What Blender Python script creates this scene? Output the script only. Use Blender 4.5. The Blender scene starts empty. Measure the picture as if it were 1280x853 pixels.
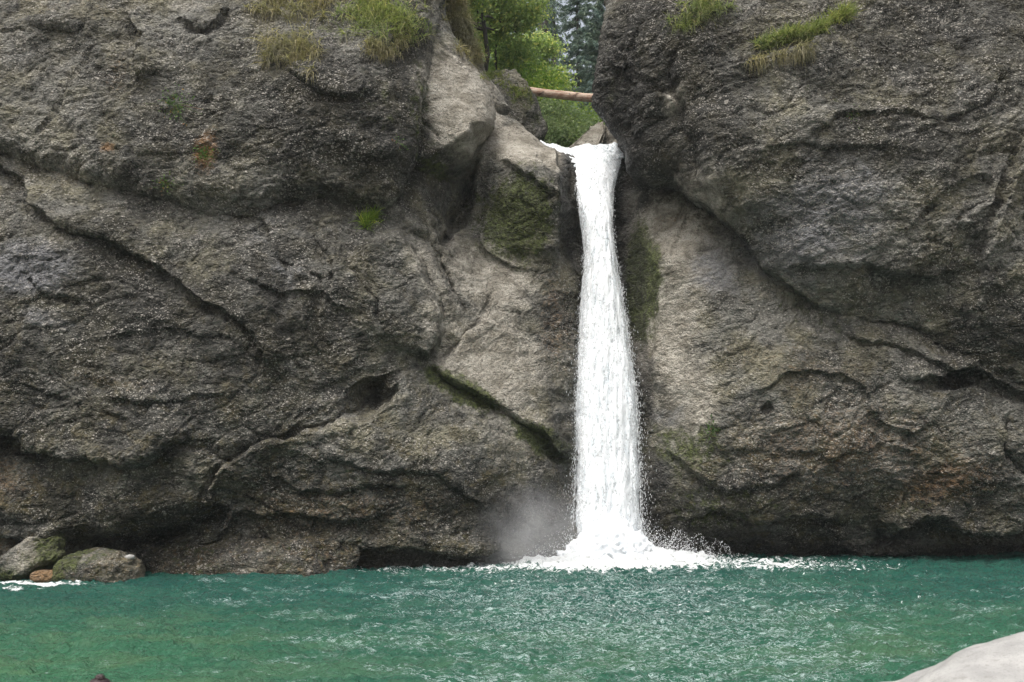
import bpy, bmesh, math, random
import numpy as np
from math import radians, sin, cos, pi
from mathutils import Vector

random.seed(7)
RNG = np.random.default_rng(7)
S = bpy.context.scene
COL = S.collection

# ------------------------------------------------------------------ camera
CAM_Z = 4.0
PITCH = radians(6.3)
FPX = 1100.0
cd = bpy.data.cameras.new('camera')
cam = bpy.data.objects.new('camera', cd)
COL.objects.link(cam)
cam.location = (0, 0, CAM_Z)
cam.rotation_euler = (radians(90) + PITCH, 0, 0)
cd.sensor_width = 36.0
cd.lens = 36.0 * FPX / 1280.0
cd.clip_start = 0.1
cd.clip_end = 2000
cd.dof.use_dof = True
cd.dof.focus_distance = 29.0
cd.dof.aperture_fstop = 2.8
S.camera = cam

# ------------------------------------------------------------------ light
SUN_EL, SUN_AZ = radians(64), radians(210)
w = bpy.data.worlds.new('World')
S.world = w
w.use_nodes = True
nt = w.node_tree
bg = nt.nodes['Background']
sky = nt.nodes.new('ShaderNodeTexSky')
sky.sky_type = 'NISHITA'
sky.sun_disc = False
sky.sun_elevation = SUN_EL
sky.sun_rotation = SUN_AZ
sky.air_density = 1.5
sky.dust_density = 9.0
sky.ozone_density = 0.6
hs = nt.nodes.new('ShaderNodeHueSaturation')
hs.inputs['Saturation'].default_value = 0.45      # high thin cloud: a pale sky
nt.links.new(sky.outputs[0], hs.inputs['Color'])
nt.links.new(hs.outputs[0], bg.inputs[0])
bg.inputs[1].default_value = 0.135
sd = bpy.data.lights.new('sun', 'SUN')
sd.energy = 0.9
sd.angle = radians(35)
sd.color = (1.0, 0.975, 0.94)
so = bpy.data.objects.new('sun', sd)
COL.objects.link(so)
# light travels from the sun direction (behind and above the camera, a little to the left)
dv = Vector((-0.25, -0.42, 1.0)).normalized()
so.rotation_euler = dv.to_track_quat('Z', 'Y').to_euler()
so.location = (0, -10, 40)
S.view_settings.view_transform = 'Standard'
S.view_settings.look = 'None'
S.view_settings.exposure = 0.85
S.view_settings.gamma = 1
S.view_settings.use_curve_mapping = False
S.cycles.use_denoising = True
S.cycles.max_bounces = 6
S.cycles.diffuse_bounces = 3
S.cycles.glossy_bounces = 3
S.cycles.transparent_max_bounces = 24
S.cycles.volume_bounces = 1
S.cycles.use_adaptive_sampling = True
S.cycles.adaptive_threshold = 0.01

# ------------------------------------------------------------------ maths helpers
def ray(px, py):
    u = (np.asarray(px, float) - 640.0) / FPX
    v = (426.5 - np.asarray(py, float)) / FPX
    return u, cos(PITCH) - v * sin(PITCH), sin(PITCH) + v * cos(PITCH)

def P(px, py, y):
    """the place in the gorge seen in the photograph at (px, py) and y metres away"""
    u, fy, fz = ray(px, py)
    t = np.asarray(y, float) / fy
    return np.stack([u * t, fy * t, CAM_Z + fz * t], -1)

def hsh(ix, iy, iz, seed):
    h = (ix.astype(np.uint32) * np.uint32(374761393) + iy.astype(np.uint32) * np.uint32(668265263)
         + iz.astype(np.uint32) * np.uint32(2147483647 - 11) + np.uint32((seed * 974634777 + 12345) & 0xffffffff))
    h = (h ^ (h >> np.uint32(13))) * np.uint32(1274126177)
    h = (h ^ (h >> np.uint32(15))) * np.uint32(2246822519)
    return h ^ (h >> np.uint32(16))

def vnoise(p, seed=0):
    """value-gradient noise, about -1..1"""
    f = np.floor(p)
    i = f.astype(np.int64)
    t = (p - f).astype(np.float32)
    u = t * t * t * (t * (t * 6 - 15) + 10)
    out = 0
    for dx in (0, 1):
        wx = u[..., 0] if dx else 1 - u[..., 0]
        for dy in (0, 1):
            wy = u[..., 1] if dy else 1 - u[..., 1]
            for dz in (0, 1):
                wz = u[..., 2] if dz else 1 - u[..., 2]
                h = hsh(i[..., 0] + dx, i[..., 1] + dy, i[..., 2] + dz, seed)
                gx = (h & np.uint32(1023)).astype(np.float32) / 511.5 - 1
                gy = ((h >> np.uint32(10)) & np.uint32(1023)).astype(np.float32) / 511.5 - 1
                gz = ((h >> np.uint32(20)) & np.uint32(1023)).astype(np.float32) / 511.5 - 1
                out = out + wx * wy * wz * (gx * (t[..., 0] - dx) + gy * (t[..., 1] - dy) + gz * (t[..., 2] - dz))
    return out * 1.5

def fbm(p, seed=0, oct=4, gain=0.5, lac=2.03):
    a, s, o = 1.0, 1.0, 0
    for k in range(oct):
        o = o + a * vnoise(p * s, seed + k * 17)
        a *= gain
        s *= lac
    return o

def ridged(p, seed=0, oct=4, gain=0.5):
    a, s, o = 1.0, 1.0, 0
    for k in range(oct):
        n = 1 - np.abs(vnoise(p * s, seed + k * 31)) * 1.6
        o = o + a * n * n
        a *= gain
        s *= 2.1
    return o - 0.9

def worley(p, seed=0):
    i = np.floor(p).astype(np.int64)
    f = (p - i).astype(np.float32)
    f1 = np.full(p.shape[:-1], 9.0, np.float32)
    f2 = f1.copy()
    cid = np.zeros(p.shape[:-1], np.float32)
    for dx in (-1, 0, 1):
        for dy in (-1, 0, 1):
            for dz in (-1, 0, 1):
                h = hsh(i[..., 0] + dx, i[..., 1] + dy, i[..., 2] + dz, seed)
                ox = (h & np.uint32(1023)).astype(np.float32) / 1023 + dx - f[..., 0]
                oy = ((h >> np.uint32(10)) & np.uint32(1023)).astype(np.float32) / 1023 + dy - f[..., 1]
                oz = ((h >> np.uint32(20)) & np.uint32(1023)).astype(np.float32) / 1023 + dz - f[..., 2]
                d = np.sqrt(ox * ox + oy * oy + oz * oz)
                nearer = d < f1
                f2 = np.where(nearer, f1, np.minimum(f2, d))
                cid = np.where(nearer, (h >> np.uint32(8)).astype(np.float32) / 16777216.0, cid)
                f1 = np.where(nearer, d, f1)
    return f1, f2, cid

def tps(pts, vals, lam=0.02):
    pts = np.asarray(pts, float)
    n = len(pts)
    c, sc = pts.mean(0), pts.std()
    q = (pts - c) / sc
    def phi(r2):
        return 0.5 * r2 * np.log(r2 + 1e-12)
    K = phi(((q[:, None] - q[None]) ** 2).sum(-1)) + lam * 0.01 * np.eye(n)
    Q = np.hstack([np.ones((n, 1)), q])
    A = np.zeros((n + 3, n + 3))
    A[:n, :n] = K
    A[:n, n:] = Q
    A[n:, :n] = Q.T
    s = np.linalg.solve(A, np.concatenate([vals, np.zeros(3)]))
    def f(a, b):
        a = (np.asarray(a, float) - c[0]) / sc
        b = (np.asarray(b, float) - c[1]) / sc
        o = s[n] + s[n + 1] * a + s[n + 2] * b
        for k in range(n):
            o = o + s[k] * phi((a - q[k, 0]) ** 2 + (b - q[k, 1]) ** 2)
        return o
    return f

def polydist(x, z, poly, closed):
    """distance to a polyline, sign (+ left of travel) and whether past its ends"""
    best = np.full(x.shape, 1e9)
    sg = np.zeros(x.shape)
    tt = np.zeros(x.shape)
    n = len(poly)
    m = n if closed else n - 1
    for k in range(m):
        a, b = poly[k], poly[(k + 1) % n]
        dx, dz = b[0] - a[0], b[1] - a[1]
        L2 = dx * dx + dz * dz + 1e-12
        t = np.clip(((x - a[0]) * dx + (z - a[1]) * dz) / L2, 0, 1)
        d = np.hypot(x - a[0] - t * dx, z - a[1] - t * dz)
        nearer = d < best
        best = np.where(nearer, d, best)
        sg = np.where(nearer, np.sign(dx * (z - a[1]) - dz * (x - a[0])), sg)
        tt = np.where(nearer, (k + t) / m, tt)
    return best, sg, tt

def inside(x, z, poly):
    c = np.zeros(x.shape, bool)
    n = len(poly)
    for k in range(n):
        a, b = poly[k], poly[(k + 1) % n]
        if a[1] == b[1]:
            continue
        hit = ((a[1] > z) != (b[1] > z)) & (x < (b[0] - a[0]) * (z - a[1]) / (b[1] - a[1]) + a[0])
        c ^= hit
    return c

def sstep(a, b, x):
    t = np.clip((x - a) / (b - a), 0, 1)
    return t * t * (3 - 2 * t)

# ------------------------------------------------------------------ object helpers
def tag(o, label=None, cat=None, group=None, kind=None):
    if label: o['label'] = label
    if cat: o['category'] = cat
    if group: o['group'] = group
    if kind: o['kind'] = kind
    return o

def mesh_obj(name, co, faces, mat, parent=None, smooth=True, attrs=None):
    """faces: (n,4) or (n,3) int array"""
    me = bpy.data.meshes.new(name)
    co = np.ascontiguousarray(co, np.float32)
    faces = np.ascontiguousarray(faces, np.int32)
    k = faces.shape[1]
    me.vertices.add(len(co))
    me.vertices.foreach_set('co', co.ravel())
    me.loops.add(faces.size)
    me.loops.foreach_set('vertex_index', faces.ravel())
    me.polygons.add(len(faces))
    me.polygons.foreach_set('loop_start', np.arange(0, faces.size, k, dtype=np.int32))
    me.polygons.foreach_set('use_smooth', np.full(len(faces), smooth))
    me.update(calc_edges=True)
    if attrs:
        for an, (kind, val) in attrs.items():
            a = me.attributes.new(an, kind, 'POINT')
            if kind == 'FLOAT':
                a.data.foreach_set('value', np.ascontiguousarray(val, np.float32).ravel())
            else:
                v = np.ones((len(co), 4), np.float32)
                v[:, :3] = val
                a.data.foreach_set('color', v.ravel())
    if mat: me.materials.append(mat)
    o = bpy.data.objects.new(name, me)
    COL.objects.link(o)
    if parent: o.parent = parent
    return o

def empty(name, loc=(0, 0, 0)):
    o = bpy.data.objects.new(name, None)
    o.empty_display_size = 0.3
    o.location = loc
    COL.objects.link(o)
    return o

# ------------------------------------------------------------------ material helpers
class NT:
    def __init__(s, name):
        s.m = bpy.data.materials.new(name)
        s.m.use_nodes = True
        s.t = s.m.node_tree
        s.t.nodes.clear()
        s.out = s.t.nodes.new('ShaderNodeOutputMaterial')
    def n(s, typ, ins=None, **kw):
        nd = s.t.nodes.new('ShaderNode' + typ)
        for k, v in kw.items():
            setattr(nd, k, v)
        for k, v in (ins or {}).items():
            sock = nd.inputs[k]
            if isinstance(v, bpy.types.NodeSocket):
                s.t.links.new(v, sock)
            else:
                sock.default_value = v
        return nd
    def coord(s, scale=(1, 1, 1), rot=(0, 0, 0)):
        tc = s.n('TexCoord')
        return s.n('Mapping', {'Vector': tc.outputs['Object'], 'Scale': scale, 'Rotation': rot}).outputs[0]
    def noise(s, vec, scale, detail=5, rough=0.55, dist=0.0, col=False):
        nd = s.n('TexNoise', {'Vector': vec, 'Scale': scale, 'Detail': detail, 'Roughness': rough, 'Distortion': dist})
        return nd.outputs['Color' if col else 'Fac']
    def math(s, op, a, b=0.0, c=0.0, clamp=False):
        nd = s.n('Math', {0: a, 1: b, 2: c}, operation=op)
        nd.use_clamp = clamp
        return nd.outputs[0]
    def ramp(s, fac, a, b, lo=0.0, hi=1.0):
        return s.n('MapRange', {'Value': fac, 'From Min': a, 'From Max': b, 'To Min': lo, 'To Max': hi},
                   interpolation_type='SMOOTHSTEP').outputs[0]
    def mix(s, fac, a, b, mode='MIX'):
        nd = s.n('MixRGB', {'Fac': fac, 'Color1': a, 'Color2': b}, blend_type=mode)
        return nd.outputs[0]
    def attr(s, name, out='Fac'):
        return s.n('Attribute', attribute_name=name).outputs[out]
    def sep(s, c):
        return s.n('SeparateColor', {0: c}).outputs
    def link(s, a, b):
        s.t.links.new(a, b)

def rgb(r, g, b): return (r, g, b, 1.0)

def rock_material(name='conglomerate_rock'):
    k = NT(name)
    co = k.coord()
    warp = k.n('VectorMath', {0: k.noise(co, 2.2, 3, 0.6, col=True), 1: (0.5, 0.5, 0.5)}, operation='SUBTRACT').outputs[0]
    wv = k.n('VectorMath', {0: warp, 'Scale': 0.22}, operation='SCALE').outputs[0]
    cw = k.n('VectorMath', {0: co, 1: wv}, operation='ADD').outputs[0]
    flat = k.n('Mapping', {'Vector': cw, 'Scale': (1.0, 1.0, 1.3), 'Rotation': (0, radians(-14), 0)}).outputs[0]
    z1 = k.sep(k.attr('zone_a', 'Color'))   # pale, moss, rust
    z2 = k.sep(k.attr('zone_b', 'Color'))   # wet, blue, dark
    n_big = k.noise(co, 0.33, 5, 0.6, 0.6)
    n_mid = k.noise(flat, 1.5, 7, 0.68, 0.4)
    n_fine = k.noise(flat, 7.0, 6, 0.75)
    n_grit = k.noise(flat, 26.0, 3, 0.7)
    v1 = k.n('TexVoronoi', {'Vector': flat, 'Scale': 6.0, 'Randomness': 1.0})
    v2 = k.n('TexVoronoi', {'Vector': flat, 'Scale': 12.5, 'Randomness': 1.0})
    v3 = k.n('TexVoronoi', {'Vector': flat, 'Scale': 25.0, 'Randomness': 1.0})
    r1, r2, r3 = k.sep(v1.outputs['Color'])[0], k.sep(v2.outputs['Color'])[0], k.sep(v3.outputs['Color'])[0]
    # tone of the matrix
    tone = k.math('ADD', k.math('MULTIPLY', n_big, 0.9), k.math('ADD', k.math('MULTIPLY', n_mid, 0.9), k.math('MULTIPLY', n_fine, 0.7)))
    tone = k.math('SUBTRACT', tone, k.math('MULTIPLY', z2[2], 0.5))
    t = k.ramp(tone, 0.96, 1.5)
    base = k.mix(t, rgb(.040, .040, .036), rgb(.228, .227, .205))
    # warm/cool drift
    warm = k.ramp(k.noise(co, 0.8, 4, 0.6), 0.42, 0.66)
    base = k.mix(k.math('MULTIPLY', warm, 0.85), base, k.mix(1.0, base, rgb(1.10, 1.04, 0.80), 'MULTIPLY'))
    olive = k.ramp(k.noise(co, 1.7, 7, 0.7, .5), 0.50, 0.66)
    low = k.ramp(k.n('SeparateXYZ', {0: co}).outputs[2], 10.0, 0.5, .2, .95)
    base = k.mix(k.math('MULTIPLY', olive, low), base, k.mix(n_mid, rgb(.038, .036, .018), rgb(.190, .160, .088)))
    # pebbles: some cells pale, some dark
    peb_hi = k.math('MULTIPLY', k.ramp(r2, 0.66, 0.8), k.ramp(v2.outputs['Distance'], 0.5, 0.28))
    peb_hi1 = k.math('MULTIPLY', k.ramp(r1, 0.84, 0.9), k.ramp(v1.outputs['Distance'], 0.42, 0.3))
    peb_hi3 = k.math('MULTIPLY', k.ramp(r3, 0.74, 0.8), k.ramp(v3.outputs['Distance'], 0.5, 0.3))
    patchy = k.ramp(k.noise(co, 0.9, 4, 0.6, 0.5), 0.38, 0.62, 0.25, 1.0)
    notpale = k.math('SUBTRACT', 1.0, k.math('MULTIPLY', z1[0], 0.62))
    hi = k.math('MULTIPLY', k.math('MAXIMUM', k.math('MAXIMUM', peb_hi, k.math('MULTIPLY', peb_hi1, 0.75)), k.math('MULTIPLY', peb_hi3, 0.8)), k.math('MULTIPLY', patchy, notpale))
    # smooth pale stone
    palem = k.ramp(k.math('ADD', z1[0], k.math('MULTIPLY', k.math('SUBTRACT', n_mid, 0.5), 0.75)), 0.32, 0.68)
    palec = k.mix(k.ramp(n_mid, 0.35, 0.65), rgb(.225, .208, .168), rgb(.470, .448, .392))
    palec = k.mix(k.ramp(n_grit, 0.36, 0.48, 0.8, 0.0), palec, rgb(.07, .06, .05))
    palec = k.mix(k.ramp(k.noise(flat, 5.0, 7, 0.75), 0.57, 0.63, 0, .75), palec, rgb(.085, .08, .065))
    c = k.mix(palem, base, palec)
    # blue-grey dense faces
    bluem = k.ramp(k.math('ADD', z2[1], k.math('MULTIPLY', k.math('SUBTRACT', n_mid, 0.5), 1.1)), 0.35, 0.75)
    bluec = k.mix(k.ramp(n_fine, 0.3, 0.7), rgb(.10, .105, .115), rgb(.26, .265, .28))
    c = k.mix(k.math('MULTIPLY', bluem, 0.85), c, bluec)
    # rust and ochre stains
    rustm = k.ramp(k.math('ADD', z1[2], k.math('MULTIPLY', k.math('SUBTRACT', n_fine, 0.5), 1.4)), 0.3, 0.85)
    c = k.mix(k.math('MULTIPLY', rustm, 0.75), c, k.mix(n_mid, rgb(.20, .09, .03), rgb(.30, .18, .075)))
    c = k.mix(k.math('MULTIPLY', hi, 0.78), c, k.mix(r3, rgb(.34, .32, .29), rgb(.62, .59, .54)))
    # black lichen speckle
    blk = k.math('MULTIPLY', k.ramp(k.noise(flat, 4.5, 8, 0.78), 0.53, 0.62), notpale)
    c = k.mix(k.math('MULTIPLY', blk, 0.7), c, rgb(.022, .021, .019))
    # moss, algae
    mossm = k.ramp(k.math('ADD', z1[1], k.math('MULTIPLY', k.math('SUBTRACT', k.noise(co, 3.0, 7, 0.7), 0.5), 1.5)), 0.38, 0.72)
    mossc = k.mix(k.ramp(k.noise(co, 9.0, 5, 0.7), 0.35, 0.65), rgb(.022, .028, .010), rgb(.095, .12, .028))
    c = k.mix(k.math('MULTIPLY', mossm, 0.88), c, mossc)
    # wet stone
    wetm = k.ramp(k.math('ADD', z2[0], k.math('MULTIPLY', k.math('SUBTRACT', n_mid, 0.5), 0.7)), 0.3, 0.7)
    c = k.mix(wetm, c, k.mix(1.0, c, rgb(.42, .42, .43), 'MULTIPLY'))
    rough = k.math('SUBTRACT', 0.88, k.math('MULTIPLY', wetm, 0.55))
    # relief
    h = k.math('MULTIPLY', v1.outputs['Distance'], -1.3)
    h = k.math('ADD', h, k.math('MULTIPLY', v2.outputs['Distance'], -1.1))
    h = k.math('ADD', h, k.math('MULTIPLY', v3.outputs['Distance'], -0.5))
    h = k.math('MULTIPLY', h, notpale)
    h = k.math('ADD', h, k.math('MULTIPLY', n_fine, 1.1))
    h = k.math('ADD', h, k.math('MULTIPLY', k.math('MULTIPLY', n_mid, 1.2), notpale))
    h = k.math('ADD', h, k.math('MULTIPLY', n_grit, 0.4))
    bump = k.n('Bump', {'Height': h, 'Strength': 1.0, 'Distance': 0.1})
    b = k.n('BsdfPrincipled', {'Base Color': c, 'Roughness': rough, 'Normal': bump.outputs[0], 'Specular IOR Level': 0.35})
    k.link(b.outputs[0], k.out.inputs[0])
    return k.m

M_ROCK = rock_material()

def pale_rock_material():
    k = NT('pale_smooth_rock')
    co = k.coord()
    n = k.noise(co, 2.5, 6, 0.6)
    n2 = k.noise(co, 14.0, 5, 0.6)
    c = k.mix(k.ramp(n, 0.35, 0.65), rgb(.25, .25, .245), rgb(.35, .35, .34))
    c = k.mix(k.ramp(n2, 0.56, 0.70, 0, 0.5), c, rgb(.15, .145, .135))
    gr = k.noise(co, 60.0, 4, 0.7)
    c = k.mix(k.ramp(gr, 0.52, 0.66, 0, 0.5), c, rgb(.13, .125, .12))
    bump = k.n('Bump', {'Height': k.math('ADD', n, k.math('MULTIPLY', n2, .4)), 'Strength': 0.6, 'Distance': 0.03})
    b = k.n('BsdfPrincipled', {'Base Color': c, 'Roughness': 0.85, 'Normal': bump.outputs[0]})
    k.link(b.outputs[0], k.out.inputs[0])
    return k.m
M_PALE = pale_rock_material()

# ------------------------------------------------------------------ the rock faces
# colour zones of the stone: (px, py, y, rx, ry, angle, weight), sizes in photo pixels at that distance
PALE = [(600, 480, 29, 70, 35, 20, .9), (560, 300, 30, 30, 40, 0, .6), (620, 420, 30, 40, 60, 0, .7), (690, 190, 31, 20, 40, 0, 1.0), (790, 250, 31, 25, 40, 0, .5), (870, 340, 29.5, 60, 50, 0, .7), (940, 470, 28.5, 70, 50, 0, .35), (620, 560, 28.5, 70, 45, 20, .4),
        (580, 120, 29, 52, 75, 0, 1.2), (600, 60, 30, 45, 40, 0, .8), (650, 180, 31, 45, 38, 30, 1.3), (580, 330, 30, 55, 70, 0, .6), (620, 350, 30, 60, 70, 0, .75),
        (620, 460, 29, 65, 65, 0, .95), (650, 540, 29, 60, 50, 25, .55), (535, 330, 28.5, 30, 60, -30, .6), (840, 290, 30, 60, 70, 0, .8),
        (830, 400, 30, 45, 100, 0, .85), (860, 500, 29, 45, 70, 0, .75), (900, 380, 29, 50, 60, 0, .35), (835, 140, 29, 16, 22, 0, .7),
        (560, 400, 29, 40, 60, 0, .6), (240, 15, 28, 40, 18, 0, .5), (600, 590, 28, 70, 40, 0, .3)]
MOSS = [(645, 275, 30.5, 52, 60, 0, 1.0), (805, 350, 30.5, 18, 75, 0, 1.3), (580, 490, 28.5, 55, 16, 28, 1.1), (680, 552, 29, 45, 18, 30, 1.1),
        (525, 130, 28, 22, 100, 0, .5), (470, 130, 27, 60, 70, 0, .35), (440, 40, 28, 100, 60, 0, .45), (1040, 400, 28, 90, 22, 22, .45),
        (860, 560, 29, 60, 40, 0, .65), (900, 640, 29, 120, 60, 0, .5), (1180, 640, 29, 160, 50, 0, .35), (770, 100, 29, 30, 90, 0, .45),
        (990, 130, 27, 120, 60, 0, .3), (330, 80, 27, 60, 30, 0, .3), (380, 410, 26.5, 14, 80, 0, .35), (590, 235, 30, 30, 22, 0, .5),
        (640, 100, 34, 40, 26, 30, .5), (480, 660, 27.5, 150, 30, 0, .35), (1100, 180, 27, 60, 30, 0, .3), (1240, 200, 27, 40, 60, 0, .3),
        (890, 20, 27, 60, 40, 0, .4), (575, 40, 30, 30, 60, 0, .5), (120, 690, 26, 80, 20, 0, .3), (1060, 330, 27, 60, 30, 0, .2), (540, 200, 28.5, 30, 14, 0, .7)]
RUST = [(262, 195, 26.5, 16, 30, 0, .9), (145, 192, 26.5, 10, 8, 0, .9), (30, 595, 27, 60, 40, 0, .5), (1180, 600, 28.5, 85, 38, -15, .6),
        (80, 220, 26.5, 60, 25, 20, .35), (150, 480, 26, 90, 15, 8, .35), (330, 590, 26.5, 60, 30, 0, .35), (1050, 560, 28.5, 220, 80, 0, .48), (420, 640, 27, 250, 50, 0, .42),
        (840, 270, 30, 50, 30, 0, .35), (695, 400, 30.3, 32, 110, 0, .45), (110, 20, 28, 160, 40, 0, .3), (1000, 460, 28, 160, 50, 10, .35),
        (240, 730, 27, 200, 30, 0, .3), (155, 100, 27, 25, 50, 0, .4)]
WET = [(712, 250, 31, 14, 80, 0, 1.2), (800, 330, 30.6, 12, 70, 0, .9), (806, 480, 30.2, 12, 120, 0, .9), (815, 620, 30, 25, 70, 0, .9),
       (660, 650, 28.8, 80, 45, 0, .9), (700, 560, 29.5, 22, 60, 0, .7), (880, 680, 30, 90, 22, 0, .9), (1100, 690, 30, 260, 12, 0, .8),
       (350, 706, 28, 400, 12, 0, .8), (690, 470, 30, 25, 90, 0, .5), (760, 300, 31, 40, 260, 0, 1.0), (930, 600, 29, 130, 60, 0, .3)]
BLUE = [(50, 340, 26.3, 70, 40, 10, .95), (70, 400, 26, 60, 20, 10, .6), (1030, 270, 27, 120, 85, -30, .7), (890, 340, 29.5, 40, 55, -20, .7),
        (360, 350, 26.5, 50, 60, 0, .5), (40, 70, 27, 60, 40, 0, .45), (370, 440, 26.3, 40, 50, 0, .4), (1180, 120, 27, 100, 60, 0, .35),
        (330, 290, 26.5, 60, 30, 0, .5), (840, 520, 29, 30, 20, 0, .6), (690, 600, 29.3, 30, 60, 0, .3)]
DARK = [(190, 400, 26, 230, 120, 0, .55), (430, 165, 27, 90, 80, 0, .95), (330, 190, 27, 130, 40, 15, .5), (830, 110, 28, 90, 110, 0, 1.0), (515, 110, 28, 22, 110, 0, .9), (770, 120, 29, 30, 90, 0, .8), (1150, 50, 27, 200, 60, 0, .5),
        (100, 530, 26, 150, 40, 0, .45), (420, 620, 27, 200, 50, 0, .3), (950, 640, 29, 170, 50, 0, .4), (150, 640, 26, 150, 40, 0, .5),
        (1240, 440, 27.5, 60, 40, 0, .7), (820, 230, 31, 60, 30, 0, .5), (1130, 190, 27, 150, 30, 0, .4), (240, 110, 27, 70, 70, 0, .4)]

def blobs(co, lst):
    o = np.zeros(len(co), np.float32)
    for px, py, y, rx, ry, an, wt in lst:
        c = P(px, py, y)
        sx, sz = rx * y / FPX, ry * y / FPX
        dx, dz = co[:, 0] - c[0], co[:, 2] - c[2]
        a = -radians(an)
        u = (dx * cos(a) + dz * sin(a)) / sx
        v = (-dx * sin(a) + dz * cos(a)) / sz
        o = np.maximum(o, wt * np.exp(-0.8 * (u * u + v * v)).astype(np.float32))
    return np.clip(o, 0, 1.2)

def zones(co):
    p = blobs(co, PALE)
    return {'zone_a': ('FLOAT_COLOR', np.stack([p, blobs(co, MOSS), blobs(co, RUST)], -1)),
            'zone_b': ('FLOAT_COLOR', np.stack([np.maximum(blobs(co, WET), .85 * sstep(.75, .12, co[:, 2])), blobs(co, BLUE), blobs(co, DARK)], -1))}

def relief(p, amp):
    """displacement of conglomerate rock, metres"""
    q = p + 0.35 * np.stack([vnoise(p * .7, 3), vnoise(p * .7, 5), vnoise(p * .7, 7)], -1)
    an = radians(-14)
    st = np.stack([q[:, 0] * cos(an) - q[:, 2] * sin(an), q[:, 1], 1.9 * (q[:, 0] * sin(an) + q[:, 2] * cos(an))], -1)
    d = 0.30 * fbm(q * 0.33, 11, 3)
    d += 0.09 * fbm(st * 0.75, 23, 4)
    f1, f2, cid = worley(st * 0.75, 41)
    d += 0.08 * (cid - .5) * sstep(0.0, 0.2, f2 - f1) - 0.05 * np.exp(-((f2 - f1) / 0.05) ** 2)
    f1, f2, cid = worley(q * 2.4 * np.array([1, 1, 1.4]), 43)
    d += 0.07 * (cid - .5) * sstep(0.0, 0.25, f2 - f1) - 0.03 * np.exp(-((f2 - f1) / 0.08) ** 2)
    d += 0.05 * fbm(q * 2.6, 51, 4, 0.6)
    f1, f2, cid = worley(q * 7.0, 47)
    d += 0.05 * (0.6 - f1) * (0.3 + cid)
    return d * amp

def displaced(G, amp):
    """G: (n,m,3) grid -> displaced along its normal"""
    du = np.gradient(G, axis=1)
    dv_ = np.gradient(G, axis=0)
    N = np.cross(du, dv_)
    N /= np.linalg.norm(N, axis=-1, keepdims=True) + 1e-9
    N = np.where((N[..., 1:2] > 0), -N, N)
    flat = G.reshape(-1, 3)
    d = relief(flat, 1.0).reshape(G.shape[:2]) * amp
    return G + N * d[..., None]

def fault(x, z, poly, step=0.0, w=1.5, groove=0.0, gw=0.1, side='L', taper=0.15):
    """change of depth for a crack: rock on one side stands proud by `step`"""
    pad = max(3 * w, 1.0)
    xs, zs = [a[0] for a in poly], [a[1] for a in poly]
    sel = (x > min(xs) - pad) & (x < max(xs) + pad) & (z > min(zs) - pad) & (z < max(zs) + pad)
    out = np.zeros(x.shape)
    if not sel.any():
        return out
    X, Z = x[sel], z[sel]
    d, sg, t = polydist(X, Z, poly, False)
    if side == 'R':
        sg = -sg
    tp = sstep(0, taper, t) * sstep(0, taper, 1 - t) if taper > 0 else 1.0
    s = d * sg
    o = -step * np.exp(-np.maximum(s, 0) / w) * sstep(-0.06, 0.06, s) * tp
    o += groove * np.exp(-(d / gw) ** 2) * tp
    out[sel] = o
    return out

class Wall:
    def __init__(s, pts):
        a = np.array(pts, float)
        s.fpx = tps(a[:, :2], a[:, 2])
        wd = P(a[:, 0], a[:, 1], a[:, 2])
        s.fw = tps(wd[:, [0, 2]], a[:, 2])
    def line(s, pl):
        a = np.array(pl, float)
        wd = P(a[:, 0], a[:, 1], s.fpx(a[:, 0], a[:, 1]))
        return [(q[0], q[2]) for q in wd]

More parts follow.
